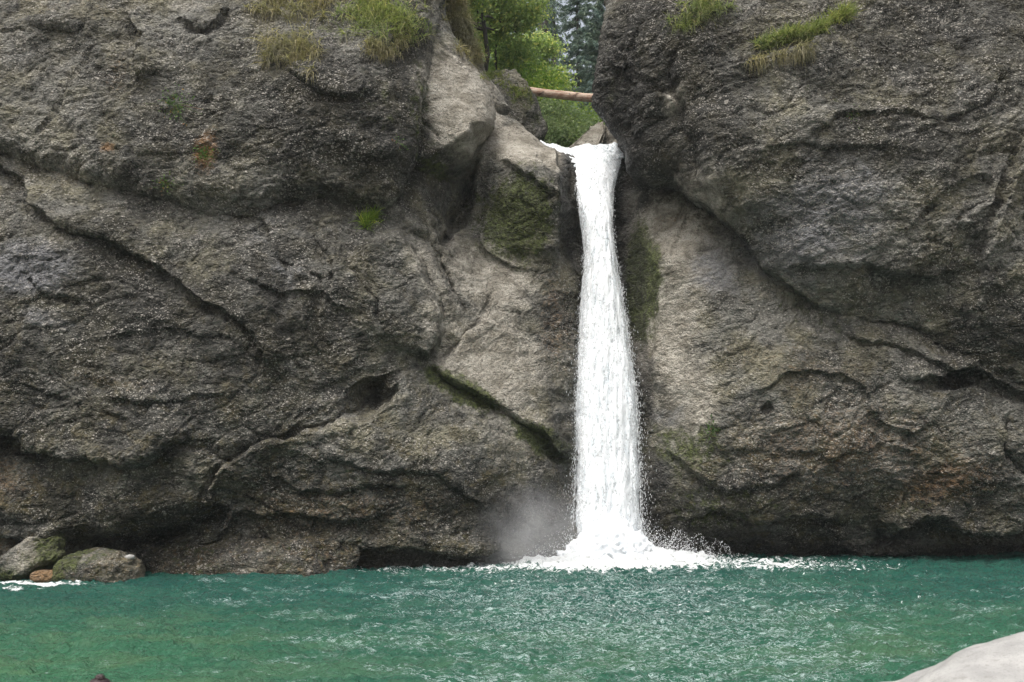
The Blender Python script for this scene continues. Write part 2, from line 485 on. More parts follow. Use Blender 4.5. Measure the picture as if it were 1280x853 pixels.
LOWER = Wall([(-300, -100, 30), (-300, 300, 25.5), (-300, 700, 24.5), (-300, 800, 24.5),
    (0, 0, 30), (150, 0, 30), (300, 0, 30), (450, 0, 31), (0, 120, 28.5), (200, 120, 28.5), (400, 120, 29.5), (560, 0, 33), (560, 120, 31.5),
    (0, 210, 27.0), (100, 235, 26.6), (250, 270, 26.8), (400, 250, 27.6), (480, 240, 28.3), (530, 230, 29.6),
    (0, 330, 25.6), (150, 330, 26.2), (300, 340, 26.4), (430, 310, 27.2), (500, 300, 27.9),
    (0, 450, 25.4), (150, 450, 25.6), (300, 450, 26.0), (430, 430, 26.6), (530, 400, 27.7), (540, 450, 28.0),
    (0, 560, 26.0), (150, 560, 25.8), (150, 630, 26.1), (300, 580, 26.3), (450, 560, 26.7), (0, 640, 25.8), (100, 660, 26.8), (300, 660, 27.0), (450, 650, 27.3),
    (0, 730, 26.3), (150, 720, 27.2), (300, 715, 27.6), (450, 712, 28.0), (600, 710, 28.4), (520, 620, 27.2),
    (600, 620, 27.7), (680, 630, 28.9), (600, 540, 27.8), (650, 560, 28.6), (640, 500, 28.9), (600, 420, 28.9), (620, 370, 29.7), (580, 330, 29.8), (560, 280, 30.6), (575, 240, 31.2),
    (560, 360, 28.9), (600, 300, 30.5), (610, 220, 31.0), (660, 340, 30.6), (670, 440, 29.9), (705, 450, 30.3), (705, 350, 31.0), (712, 560, 29.9), (712, 690, 29.8),
    (620, 150, 32.0), (650, 165, 31.8), (640, 200, 30.6), (680, 195, 31.4), (685, 230, 30.4), (640, 260, 30.5), (690, 290, 30.9), (650, 320, 30.8),
    (710, 220, 31.6), (710, 300, 31.6), (745, 210, 32.9), (750, 300, 32.6), (755, 400, 32.2), (760, 550, 31.6), (762, 700, 31.2),
    (790, 230, 31.8), (800, 330, 31.0), (805, 450, 30.8), (812, 560, 30.4), (815, 690, 30.6),
    (850, 260, 30.6), (830, 330, 30.0), (900, 330, 29.4), (870, 420, 29.3), (850, 500, 29.2), (930, 420, 28.6), (860, 180, 31.5), (860, 50, 32.5), (900, 250, 30.6),
    (860, 600, 29.3), (860, 690, 30.9), (950, 520, 28.0), (950, 600, 28.6), (960, 660, 29.6), (960, 700, 31.0),
    (1050, 440, 28.3), (1100, 500, 27.9), (1100, 590, 28.3), (1100, 650, 29.3), (1100, 695, 31.0), (1000, 350, 28.9), (1150, 380, 28.9), (1280, 420, 28.9),
    (1240, 530, 28.0), (1240, 600, 28.3), (1250, 650, 29.2), (1280, 690, 31.0), (1000, 0, 32), (1280, 0, 32), (1280, 200, 31), (1000, 200, 31),
    (1600, -100, 31), (1600, 400, 28), (1600, 600, 27), (1600, 720, 28.5)])

FAULTS_LOWER = [
    ([(-80, 225), (0, 205), (30, 235), (48, 262), (80, 285), (150, 306), (200, 340), (250, 378), (300, 402), (330, 440), (322, 475)], dict(step=.5, w=2.0, groove=.12, gw=.12, side='L')),
    ([(0, 330), (45, 322), (30, 350), (60, 370), (110, 375)], dict(step=.15, w=.6, groove=.12, gw=.07, side='L')),
    ([(-60, 520), (0, 535), (35, 560), (100, 572), (185, 577), (215, 553), (245, 545)], dict(step=.8, w=1.2, groove=.2, gw=.15, side='L')),
    ([(120, 420), (200, 412), (290, 425), (345, 470)], dict(step=.12, w=.8, groove=.04, gw=.08, side='L')),
    ([(130, 500), (180, 505), (240, 500), (300, 485)], dict(step=.2, w=.6, groove=.06, gw=.07, side='L')),
    ([(262, 655), (262, 610), (285, 580), (330, 555), (400, 530), (440, 515), (475, 478), (540, 455)], dict(step=.4, w=1.2, groove=.25, gw=.1, side='R')),
    ([(205, 590), (225, 560), (260, 565), (300, 590), (310, 620)], dict(step=.3, w=.5, groove=.1, gw=.08, side='R')),
    ([(498, 280), (525, 330), (548, 375), (553, 410), (535, 455)], dict(step=.8, w=1.2, groove=.15, gw=.1, side='R', taper=.1)),
    ([(592, 190), (578, 240), (556, 285), (542, 308)], dict(groove=1.1, gw=.26, step=1.0, w=.9, side='R')),
    ([(520, 292), (545, 330), (563, 365), (588, 398)], dict(groove=.35, gw=.13, step=.35, w=.5, side='R')),
    ([(538, 306), (560, 345), (566, 372)], dict(groove=.4, gw=.12, step=.25, w=.4, side='R')),
    ([(620, 360), (605, 400), (575, 425), (550, 450)], dict(groove=.2, gw=.07, step=.15, w=.6, side='L')),
    ([(600, 395), (640, 415), (660, 440)], dict(groove=.08, gw=.08, step=.15, w=.5, side='R')),
    ([(535, 455), (560, 475), (600, 500), (645, 522), (690, 560), (722, 578)], dict(step=.55, w=1.5, groove=.3, gw=.12, side='L')),
    ([(-80, 640), (0, 668), (50, 690), (90, 700)], dict(step=.9, w=1.0, groove=.3, gw=.2, side='L')),
    ([(80, 700), (110, 672), (160, 668), (240, 650), (290, 640)], dict(step=1.2, w=1.0, groove=.9, gw=.30, side='L')),
    ([(240, 690), (300, 655), (370, 648), (430, 655), (500, 640)], dict(step=.4, w=.5, groove=.2, gw=.12, side='L')),
    ([(350, 700), (370, 688), (450, 684), (540, 690), (640, 690)], dict(step=.8, w=.5, groove=.3, gw=.15, side='L', taper=.05)),
    ([(330, 600), (380, 620), (460, 610), (520, 600)], dict(step=.25, w=.6, groove=.1, gw=.1, side='L')),
    ([(345, 290), (360, 340), (350, 400), (370, 470)], dict(groove=.15, gw=.08, step=.1, w=.6, side='R')),
    ([(280, 250), (330, 280), (345, 320), (380, 335)], dict(groove=.12, gw=.07, step=.1, w=.6, side='L')),
    ([(400, 250), (395, 300), (420, 330), (415, 380)], dict(groove=.1, gw=.07, step=.1, w=.5, side='L')),
    ([(380, 330), (400, 355), (392, 400), (410, 440)], dict(groove=.18, gw=.07, step=.2, w=.5, side='R')),
    ([(430, 300), (440, 340), (470, 380), (480, 430)], dict(groove=.15, gw=.07, step=.2, w=.6, side='R')),
    ([(300, 345), (350, 370), (400, 375), (460, 400)], dict(groove=.1, gw=.07, step=.2, w=.5, side='L')),
    ([(0, 480), (60, 485), (120, 510), (180, 530)], dict(groove=.05, gw=.08, step=.15, w=.7, side='L')),
    ([(400, 560), (450, 585), (540, 590), (620, 640)], dict(groove=.08, gw=.1, step=.35, w=.9, side='L')),
    ([(694, 183), (698, 230), (697, 290), (692, 335)], dict(step=1.1, w=1.2, side='R', taper=.12)),
    ([(600, 262), (598, 310), (640, 338), (692, 335)], dict(step=.25, w=.6, side='L')),
    ([(696, 225), (694, 250), (680, 240), (610, 195)], dict(step=.35, w=.6, side='R')),
    ([(712, 205), (716, 250), (722, 300)], dict(groove=.2, gw=.12)),
    # right
    ([(768, 335), (800, 320), (835, 285), (868, 245), (905, 222)], dict(step=.2, w=.5, groove=.15, gw=.12, side='R')),
    ([(838, 320), (852, 290), (862, 262)], dict(groove=.15, gw=.1)),
    ([(800, 300), (815, 370), (818, 440), (806, 500)], dict(step=.5, w=.7, side='L')),
    ([(838, 480), (880, 450), (930, 420), (960, 390)], dict(groove=.06, gw=.08, step=.12, w=.8, side='R')),
    ([(930, 500), (980, 470), (1050, 468), (1090, 500)], dict(step=.25, w=.6, groove=.08, gw=.08, side='L')),
    ([(1030, 400), (1070, 425), (1130, 440), (1190, 470), (1220, 480)], dict(step=.3, w=.7, groove=.1, gw=.1, side='L')),
    ([(1080, 505), (1105, 538), (1140, 550), (1175, 532)], dict(groove=.15, gw=.09, step=.15, w=.4, side='L')),
    ([(1120, 470), (1180, 478), (1210, 465), (1260, 490), (1320, 500)], dict(step=.5, w=.8, groove=.2, gw=.14, side='L')),
    ([(820, 555), (850, 585), (900, 615), (960, 610), (1010, 590)], dict(step=.4, w=.6, groove=.15, gw=.1, side='L')),
    ([(850, 650), (890, 640), (950, 650), (1010, 648), (1060, 660)], dict(step=.7, w=.6, groove=.3, gw=.12, side='L')),
    ([(960, 560), (1040, 575), (1100, 560), (1160, 575)], dict(step=.15, w=.5, groove=.06, gw=.06, side='L')),
    ([(1090, 655), (1115, 668), (1160, 655), (1210, 672), (1320, 660)], dict(step=1.0, w=.6, groove=.4, gw=.15, side='L', taper=.08)),
    ([(1265, 520), (1258, 560), (1285, 600)], dict(groove=.3, gw=.15)),
    ([(1020, 685), (1100, 690), (1200, 688)], dict(step=.5, w=.4, side='L')),
]
HOLES = [(457, 502, 26.7, 22, 14, -40, 1.1), (470, 492, 26.7, 16, 12, 0, .8), (1200, 476, 28.1, 13, 7, 0, .6), (190, 678, 27, 50, 12, -10, 1.6), (960, 512, 28, 4, 4, 0, .3),
         (1130, 678, 29.5, 25, 8, 0, .9), (15, 560, 26, 20, 8, 0, .7), (20, 545, 26, 25, 6, 20, .6), (80, 685, 26.5, 25, 8, 0, .6), (575, 215, 31, 16, 20, 30, .9)]

def holes(x, z):
    o = np.zeros(x.shape)
    for px, py, y, rx, ry, an, dp in HOLES:
        c = P(px, py, y)
        sx, sz = rx * y / FPX, ry * y / FPX
        a = -radians(an)
        u = ((x - c[0]) * cos(a) + (z - c[2]) * sin(a)) / sx
        v = (-(x - c[0]) * sin(a) + (z - c[2]) * cos(a)) / sz
        o += dp * np.exp(-(u * u + v * v) ** 1.5)
    return o

def grid_faces(n, m, keep=None):
    idx = np.arange(n * m).reshape(n, m)
    f = np.stack([idx[:-1, :-1], idx[:-1, 1:], idx[1:, 1:], idx[1:, :-1]], -1).reshape(-1, 4)
    if keep is not None:
        k = keep.ravel()
        f = f[k[f].all(1)]
    return f

def compact(co, f, extra=None):
    used = np.unique(f)
    mp = np.full(len(co), -1)
    mp[used] = np.arange(len(used))
    return co[used], mp[f], used

def back_skirt(co, f, depth, flare=0.0):
    e = np.concatenate([f[:, [0, 1]], f[:, [1, 2]], f[:, [2, 3]], f[:, [3, 0]]])
    key = np.sort(e, 1)
    _, inv, cnt = np.unique(key, axis=0, return_inverse=True, return_counts=True)
    be = e[cnt[inv.ravel()] == 1]
    bv = np.unique(be)
    mp = np.full(len(co), -1)
    steps = 6
    allco, allf = [co], [f]
    prev = bv.copy()
    base = len(co)
    look_prev = np.arange(len(co))
    for s_ in range(1, steps + 1):
        nc = co[bv].copy()
        nc[:, 1] += depth * s_ / steps
        nc[:, 0] += flare * depth * s_ / steps
        mp = np.full(len(co), -1)
        mp[bv] = base + np.arange(len(bv))
        a, b = be[:, 0], be[:, 1]
        pa = look_prev[a]; pb = look_prev[b]
        allf.append(np.stack([pb, pa, mp[a], mp[b]], -1))
        allco.append(nc)
        look_prev = mp
        base += len(bv)
    return np.concatenate(allco), np.concatenate(allf)

STEP = 0.038
def build_lower(xa, xb, name):
    xs = np.arange(xa, xb + STEP, STEP)
    ts = np.arange(-1.5, 26.0, STEP)
    X, T = np.meshgrid(xs, ts)
    # height at which the wall turns back into the floor of the gorge above
    top_px = [(-300, -300), (560, -200), (590, 90), (600, 120), (620, 140), (650, 158), (675, 176), (690, 186), (700, 193), (740, 203), (778, 200), (786, 180), (800, 60), (860, -200), (1600, -300)]
    tp = np.array([P(a, b, LOWER.fpx(a, max(b, 0)) if b > 0 else 31.0) for a, b in top_px])
    zt = np.interp(xs, tp[:, 0], tp[:, 2])[None, :] + 0 * T
    e = np.maximum(T - zt, 0)
    r = 0.5
    Z = np.where(T < zt, T, zt + r * np.tanh(e / r) * 0.5)
    wx = 0.16 * fbm(np.stack([X, X * 0, T], -1) * 0.8, 91, 3)
    wz = 0.16 * fbm(np.stack([X, X * 0 + 9, T], -1) * 0.8, 92, 3)
    Te = np.minimum(T, zt)
    Y = LOWER.fw(X, np.clip(Te, -1.5, 21))
    XX, ZZ = X + wx, Te + wz
    for pl, kw in FAULTS_LOWER:
        Y = Y + fault(XX, ZZ, LOWER.line(pl), **kw)
    Y = Y + holes(XX, ZZ)
    Y = Y + e * 0.85
    G = np.stack([X, Y, Z], -1)
    pz = blobs(G.reshape(-1, 3), PALE).reshape(X.shape)
    amp = 1 - 0.75 * np.clip(pz, 0, 1)
    G = displaced(G, amp)
    co = G.reshape(-1, 3)
    f = grid_faces(*X.shape)
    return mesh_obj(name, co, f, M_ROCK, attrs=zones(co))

XSPLIT = float(P(756, 400, 32.2)[0])
lo_l = build_lower(-24.0, XSPLIT, 'cliff')
tag(lo_l, 'grey brown conglomerate cliff face left of the waterfall', kind='structure')
lo_r = build_lower(XSPLIT, 24.0, 'cliff')
tag(lo_r, 'smooth tan and rough brown cliff face right of the waterfall', kind='structure')

def build_mass(name, outline, pts, R, faults=(), skirt=8.0, amp=1.0, step=STEP, rough=0.12, mat=None, parent=None, power=2.0, squash=1.0, flare=-.25, soft=None):
    wl = Wall(pts)
    poly = wl.line(outline)
    xs0, zs0 = np.array(poly)[:, 0], np.array(poly)[:, 1]
    xs = np.arange(max(xs0.min(), -24) - .3, min(xs0.max(), 24) + .3, step)
    zs = np.arange(zs0.min() - .3, min(zs0.max(), 25) + .3, step)
    X, Z = np.meshgrid(xs, zs)
    XX = X + rough * fbm(np.stack([X, X * 0, Z], -1) * 1.1, 95, 4)
    ZZ = Z + rough * fbm(np.stack([X, X * 0 + 9, Z], -1) * 1.1, 96, 4)
    d, _, _ = polydist(XX, ZZ, poly, True)
    ins = inside(XX, ZZ, poly)
    q = np.clip(1 - d / R, 0, 1)
    if soft:
        squash = squash * (1 - soft[2] * sstep(P(soft[0], 350, 28)[0], P(soft[1], 350, 28)[0], X * soft[3]))
    Y = wl.fw(X, Z) + R * squash * (1 - np.sqrt(np.clip(1 - q ** power, 0, 1)))
    for pl, kw in faults:
        Y = Y + fault(XX, ZZ, wl.line(pl), **kw)
    G = np.stack([X, Y, Z], -1)
    pz = blobs(G.reshape(-1, 3), PALE).reshape(X.shape)
    G = displaced(G, (1 - 0.6 * np.clip(pz, 0, 1)) * amp * sstep(0, 0.18, d))
    co = G.reshape(-1, 3)
    f = grid_faces(*X.shape, keep=ins)
    co, f, _ = compact(co, f)
    co, f = back_skirt(co, f, skirt, flare)
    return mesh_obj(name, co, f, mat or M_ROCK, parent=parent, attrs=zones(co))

# upper left block, leaning out over the lower wall
o = build_mass('cliff_overhang',
    [(-340, 140), (0, 188), (35, 205), (100, 226), (180, 240), (250, 264), (310, 268), (350, 246), (400, 243), (440, 262), (475, 262), (500, 235), (516, 200), (524, 160), (530, 110), (540, 50), (548, 10), (575, -120), (600, -260), (-340, -260)],
    [(-340, 140, 25.5), (-340, -260, 29), (0, 188, 26.0), (0, 100, 26.3), (0, 0, 27.2), (150, 190, 26.0), (150, 90, 26.6), (150, 0, 27.3), (300, 230, 26.3), (300, 100, 26.6), (300, 0, 28.0),
     (430, 240, 27.1), (430, 130, 26.5), (400, 0, 28.3), (500, 150, 26.9), (500, 40, 27.7), (520, 0, 28.8), (560, -200, 31.5), (300, -200, 31), (0, -200, 30), (550, 60, 28.8)],
    0.9, [([(150, 10), (165, 35), (176, 50), (172, 75), (176, 110)], dict(step=.5, w=.8, groove=.15, gw=.1, side='L')),
          ([(160, 40), (115, 62), (95, 90), (70, 140), (30, 180)], dict(step=.15, w=.8, groove=.15, gw=.08, side='L')),
          ([(0, 40), (40, 35), (110, 38)], dict(step=.2, w=.5, groove=.1, gw=.08, side='L')),
          ([(215, 20), (250, 40), (280, 30), (285, 5)], dict(step=.4, w=.6, groove=.1, gw=.08, side='L')),
          ([(320, 60), (380, 100), (420, 125), (470, 120)], dict(step=.3, w=.8, groove=.1, gw=.1, side='L')),
          ([(420, 170), (450, 200), (500, 190)], dict(step=.2, w=.7, groove=.08, gw=.1, side='L')),
          ([(500, 20), (490, 80), (500, 140)], dict(step=.2, w=.7, groove=.08, gw=.1, side='R'))])
tag(o, 'dark upper left cliff block with grass hanging from its top', kind='structure')

# pale rounded nose between the block and the gap
o = build_mass('cliff_nose',
    [(490, -200), (548, -60), (556, 0), (566, 30), (585, 62), (603, 88), (616, 108), (621, 128), (618, 148), (606, 164), (597, 172), (588, 190), (565, 204), (535, 214), (500, 224), (470, 150), (480, 0)],
    [(490, -200, 31.5), (548, -60, 30.6), (540, 20, 29.6), (520, 100, 28.6), (520, 200, 28.9), (560, 80, 29.4), (570, 140, 28.9), (600, 110, 29.7), (605, 150, 29.3), (560, 190, 28.9), (585, 70, 30.2), (480, 50, 29)],
    1.1, [([(527, 150), (540, 165), (550, 175)], dict(groove=.15, gw=.07)),
          ([(620, 150), (590, 158), (580, 185)], dict(step=.25, w=.4, side='R')),
          ([(545, 60), (570, 80), (590, 90)], dict(groove=.08, gw=.05)),
          ([(512, 205), (545, 196), (572, 180), (590, 166), (612, 150)], dict(step=.45, w=.5, side='L'))], skirt=3.5, amp=.55, rough=.06)
tag(o, 'pale grey smooth rock nose above the mossy hollow, left of the gap', kind='structure')

# grassy shoulder behind the nose
o = build_mass('cliff_shoulder',
    [(530, -220), (572, -150), (574, -60), (580, 0), (590, 35), (602, 66), (610, 84), (640, 130), (600, 160), (540, 80), (500, 0)],
    [(530, -220, 34), (572, -150, 33), (580, 0, 32), (600, 60, 32), (610, 120, 32), (540, 50, 31.6), (520, -50, 32)],
    0.7, skirt=6, amp=.6, rough=.08)
tag(o, 'dark narrow rock shoulder topped with dry grass beside the gap', kind='structure')

# upper right overhanging mass
o = build_mass('cliff_overhang',
    [(758, -260), (760, -60), (757, 0), (753, 30), (746, 70), (742, 100), (744, 124), (757, 142), (768, 155), (778, 170), (783, 185), (784, 204), (800, 210), (845, 214), (872, 236), (905, 262), (930, 290), (955, 330), (985, 356),
     (1030, 384), (1070, 398), (1120, 402), (1170, 425), (1215, 462), (1260, 478), (1300, 482), (1640, 520), (1640, -260)],
    [(758, -260, 30.5), (757, 0, 29.2), (745, 110, 29.4), (784, 190, 29.0), (780, 60, 28.6), (820, 0, 28.2), (815, 110, 28.3), (830, 200, 28.6), (860, 60, 27.5), (870, 140, 28.0), (870, 210, 27.9),
     (920, 260, 27.4), (900, 160, 27.2), (950, 320, 28.0), (950, 100, 26.8), (950, 220, 26.9), (1000, 0, 27.2), (1050, 200, 26.5), (1030, 330, 27.3), (1100, 380, 28.0), (1100, 300, 26.9), (1150, 100, 26.6), (1150, 0, 27.0),
     (1200, 300, 26.7), (1200, 420, 27.8), (1270, 440, 27.6), (1270, 300, 26.7), (1270, 100, 26.5), (1270, 0, 27), (1640, 500, 26.3), (1640, 0, 27), (1640, -260, 29), (1100, -260, 30)],
    1.0, [([(752, 60), (775, 80), (790, 60), (810, 20)], dict(step=.25, w=.6, groove=.1, gw=.1, side='R')),
          ([(845, 60), (838, 95), (850, 120), (868, 160), (880, 215), (905, 262)], dict(step=.6, w=1.0, groove=.15, gw=.15, side='L')),
          ([(800, 140), (815, 118), (838, 120), (846, 140)], dict(step=.35, w=.5, side='R')),
          ([(1300, 150), (1272, 190), (1255, 230), (1240, 270), (1222, 320), (1208, 380), (1212, 430)], dict(step=.6, w=1.3, groove=.12, gw=.12, side='L')),
          ([(1000, 175), (1040, 150), (1110, 140), (1180, 150), (1230, 128), (1270, 60)], dict(step=.25, w=.8, groove=.1, gw=.1, side='L')),
          ([(930, 200), (1000, 180), (1060, 190), (1130, 175)], dict(step=.15, w=.7, groove=.06, gw=.08, side='L')),
          ([(900, 90), (935, 75), (1000, 65), (1060, 20)], dict(step=.35, w=.5, groove=.1, gw=.08, side='R')),
          ([(1130, 300), (1160, 260), (1200, 230), (1250, 220)], dict(step=.25, w=.6, groove=.08, gw=.08, side='L')),
          ([(1190, 280), (1230, 255), (1250, 200)], dict(step=.3, w=.5, groove=.1, gw=.1, side='R')),
          ([(980, 340), (1060, 330), (1150, 350), (1210, 345)], dict(step=.3, w=.8, groove=.05, gw=.1, side='L')),
          ([(1240, 370), (1262, 350), (1290, 360)], dict(step=.2, w=.4, groove=.1, gw=.08, side='L'))], flare=.4, soft=(900, 1000, .72, 1))
tag(o, 'dark massive overhanging cliff block right of the waterfall', kind='structure')

# ------------------------------------------------------------------ boulders
def ico(sub):
    bm = bmesh.new()
    bmesh.ops.create_icosphere(bm, subdivisions=sub, radius=1)
    co = np.array([v.co[:] for v in bm.verts])
    f = np.array([[v.index for v in q.verts] for q in bm.faces])
    bm.free()
    return co, f
ICO = {s_: ico(s_) for s_ in (1, 3, 5, 6)}

def zone_const(n, pale=0, moss=0, rust=0, wet=0, blue=0, dark=0):
    return {'zone_a': ('FLOAT_COLOR', np.tile([pale, moss, rust], (n, 1))), 'zone_b': ('FLOAT_COLOR', np.tile([wet, blue, dark], (n, 1)))}

def boulder(name, c, r, seed, sub=6, rot=0.0, blocky=0.35, amp=1.0, mat=None, tilt=0.0, zn=None, mossy=None):
    co, f = ICO[sub]
    d = co.copy()
    q = np.sign(d) * np.abs(d) ** (1 - blocky)
    q /= np.maximum(np.linalg.norm(q, axis=1, keepdims=True) ** 0.55, .1)
    n = 1 + 0.16 * fbm(d * 1.3 + seed * 3.1, seed, 3)
    q = q * n[:, None] * np.array(r)
    ct, st = cos(tilt), sin(tilt)
    q = np.stack([q[:, 0] * ct + q[:, 2] * st, q[:, 1], -q[:, 0] * st + q[:, 2] * ct], -1)
    cr, sr = cos(rot), sin(rot)
    q = np.stack([q[:, 0] * cr - q[:, 1] * sr, q[:, 0] * sr + q[:, 1] * cr, q[:, 2]], -1)
    p = q + np.array(c)
    p = p + d * (relief(p, 1.0) * amp)[:, None]
    at = zone_const(len(p), **(zn or {}))
    if mossy:
        a = at['zone_a'][1].astype(float)
        a[:, 1] = mossy(d, p)
        at['zone_a'] = ('FLOAT_COLOR', a)
    return mesh_obj(name, p, f, mat or M_ROCK, attrs=at)

# three mossy boulders and small stones at the left foot of the cliff
c = P(118, 712, 25.6)
o = boulder('boulder', (c[0], 25.9, 0.22), (1.22, .85, .62), 5, amp=.4, tilt=.06, zn=dict(pale=.3, rust=.35),
            mossy=lambda d, p: np.clip(0.42 + .55 * (-d[:, 0]) * (d[:, 2] > -.5) + .1 * d[:, 2], 0, 1))
tag(o, 'low wide pebbly boulder with moss on its left end, at the water edge', 'boulder', 'boulders at the foot of the cliff')
c = P(38, 700, 25.8)
o = boulder('boulder', (c[0], 26.0, 0.55), (1.0, .75, .58), 8, amp=.4, tilt=-.5, zn=dict(pale=.45, rust=.1),
            mossy=lambda d, p: np.clip(0.42 + .5 * np.abs(d[:, 0]) - .3 * d[:, 2], 0, 1))
tag(o, 'leaning grey boulder with moss on both flanks, behind the low wide one', 'boulder', 'boulders at the foot of the cliff')
c = P(-8, 690, 26.3)
o = boulder('boulder', (c[0], 26.4, 0.75), (.75, .6, .6), 11, sub=5, amp=.3, zn=dict(pale=.5, rust=.5, moss=.15))
tag(o, 'pale ochre boulder cut by the left edge of the photo', 'boulder', 'boulders at the foot of the cliff')
c = P(53, 718, 25.4)
o = boulder('stone', (c[0], 25.45, 0.12), (.36, .3, .22), 13, sub=5, amp=.15, zn=dict(pale=.4, rust=1.0, moss=.1))
tag(o, 'small reddish brown stone between the two mossy boulders', 'stone')
c = P(162, 700, 25.7)
o = boulder('stone', (c[0], 25.7, 0.62), (.14, .11, .07), 14, sub=3, amp=.05, mat=M_PALE)
tag(o, 'small white rounded stone lying on right end of the wide boulder', 'stone')
# sloping slab left of the cave
c = P(270, 700, 27.2)
o = boulder('rock_ledge', (c[0] + .9, 27.6, -.1), (3.2, 1.2, 1.2), 17, amp=.8, tilt=-.1, zn=dict(rust=.35, moss=.35, dark=.2, wet=.15))
tag(o, 'low sloping brown rock ledge at the water under the dark cave', 'rock')

# rocks above the falls
c = P(636, 135, 35.0)
o = boulder('boulder', (c[0] - .05, 35.2, c[2] - .35), (1.42, 1.3, 1.92), 21, amp=.4, tilt=-.38, zn=dict(pale=.25, dark=.1),
            mossy=lambda d, p: np.clip(.35 + .6 * d[:, 2] * (d[:, 0] < .2) + .3 * fbm(p * .8, 3, 2), 0, 1))
tag(o, 'dark mossy boulder upstream at left end of the fallen log', 'boulder')
def wedge(name, corners_px, y0, thick, zn, seed):
    pts = [P(a, b, y0 + dy) for a, b, dy in corners_px]
    bm = bmesh.new()
    fr = [bm.verts.new(tuple(p)) for p in pts]
    bk = [bm.verts.new((p[0], p[1] + thick, p[2] - .1)) for p in pts]
    bm.faces.new(fr)
    bm.faces.new(bk[::-1])
    n = len(pts)
    for k in range(n):
        bm.faces.new((fr[k], bk[k], bk[(k + 1) % n], fr[(k + 1) % n]))
    bmesh.ops.recalc_face_normals(bm, faces=bm.faces)
    bmesh.ops.bevel(bm, geom=list(bm.edges), offset=.12, segments=2, affect='EDGES')
    bmesh.ops.triangulate(bm, faces=bm.faces)
    for _ in range(4):
        lg = [e for e in bm.edges if e.calc_length() > .12]
        if not lg: break
        bmesh.ops.subdivide_edges(bm, edges=lg, cuts=1)
        bmesh.ops.triangulate(bm, faces=bm.faces)
    bm.normal_update()
    co = np.array([v.co[:] for v in bm.verts]); no = np.array([v.normal[:] for v in bm.verts])
    f = np.array([[v.index for v in q.verts] for q in bm.faces])
    bm.free()
    co = co + no * (relief(co, .35))[:, None]
    return mesh_obj(name, co, f, M_ROCK, attrs=zone_const(len(co), **zn))
o = wedge('boulder', [(694, 192, 0), (715, 178, 0), (737, 159, .2), (751, 149, .5), (758, 152, .4), (757, 162, -.1), (750, 186, -.3), (748, 200, -.3), (715, 204, -.3)], 35.2, 1.6, dict(pale=1.1), 3)
tag(o, 'pale pointed angular boulder just upstream of the waterfall lip', 'boulder')
o = wedge('boulder', [(757, 152, .5), (768, 157, .6), (782, 166, .6), (795, 178, .6), (795, 200, 0), (750, 200, 0), (752, 182, .1), (758, 164, .3)], 35.35, 1.6, dict(pale=.95, rust=.1), 4)
tag(o, 'pale striped rock behind a crack, right of the pointed boulder', 'boulder')
c = P(772, 182, 33.9)
o = boulder('boulder', (c[0] + .1, 33.9, c[2] - .22), (.55, .4, .25), 33, sub=5, amp=.15, zn=dict(dark=.6, wet=.6), mossy=lambda d, p: np.clip(.3 + .7 * d[:, 2], 0, 1))
tag(o, 'small dark wet mossy rock in the stream at the lip', 'boulder')

# foreground rock, bottom right
c = P(1488, 1024, 6.0)
o = boulder('boulder', (c[0], 6.2, c[2]), (2.30, 1.6, 1.10), 40, amp=.10, blocky=.1, mat=M_PALE)
tag(o, 'smooth pale foreground rock cut by the bottom right corner', 'boulder')

# ------------------------------------------------------------------ fallen log
def tube_mesh(path, radii, seg=16, cap=True):
    path = np.asarray(path, float)
    n = len(path)
    tg = np.gradient(path, axis=0)
    tg /= np.linalg.norm(tg, axis=1, keepdims=True)
    up = np.where(np.abs(tg[:, 2:3]) > .9, np.array([[1., 0, 0]]), np.array([[0, 0, 1.]]))
    a = np.cross(tg, up); a /= np.linalg.norm(a, axis=1, keepdims=True)
    b = np.cross(a, tg)
    th = np.linspace(0, 2 * pi, seg, endpoint=False)
    co = (path[:, None] + (a[:, None] * np.cos(th)[None, :, None] + b[:, None] * np.sin(th)[None, :, None]) * np.asarray(radii)[:, None, None]).reshape(-1, 3)
    i = np.arange(n - 1)[:, None] * seg
    j = np.arange(seg)[None]
    jn = (j + 1) % seg
    f = np.stack([i + j, i + jn, i + seg + jn, i + seg + j], -1).reshape(-1, 4)
    if cap:
        c0, c1 = len(co), len(co) + 1
        co = np.vstack([co, path[:1], path[-1:]])
        jj = np.arange(seg); jk = (jj + 1) % seg
        f = np.vstack([f, np.stack([jj, jj, jk, np.full(seg, c0)], -1)[:, [1, 2, 3, 3]], np.stack([jk, jj, np.full(seg, c1), np.full(seg, c1)], -1) + np.array([(n - 1) * seg, (n - 1) * seg, 0, 0])])
    return co, f

def tris_quads(f):
    """split a quad array holding degenerate quads into triangles"""
    t = np.vstack([f[:, [0, 1, 2]], f[:, [0, 2, 3]]])
    ok = (t[:, 0] != t[:, 1]) & (t[:, 1] != t[:, 2]) & (t[:, 0] != t[:, 2])
    return t[ok]

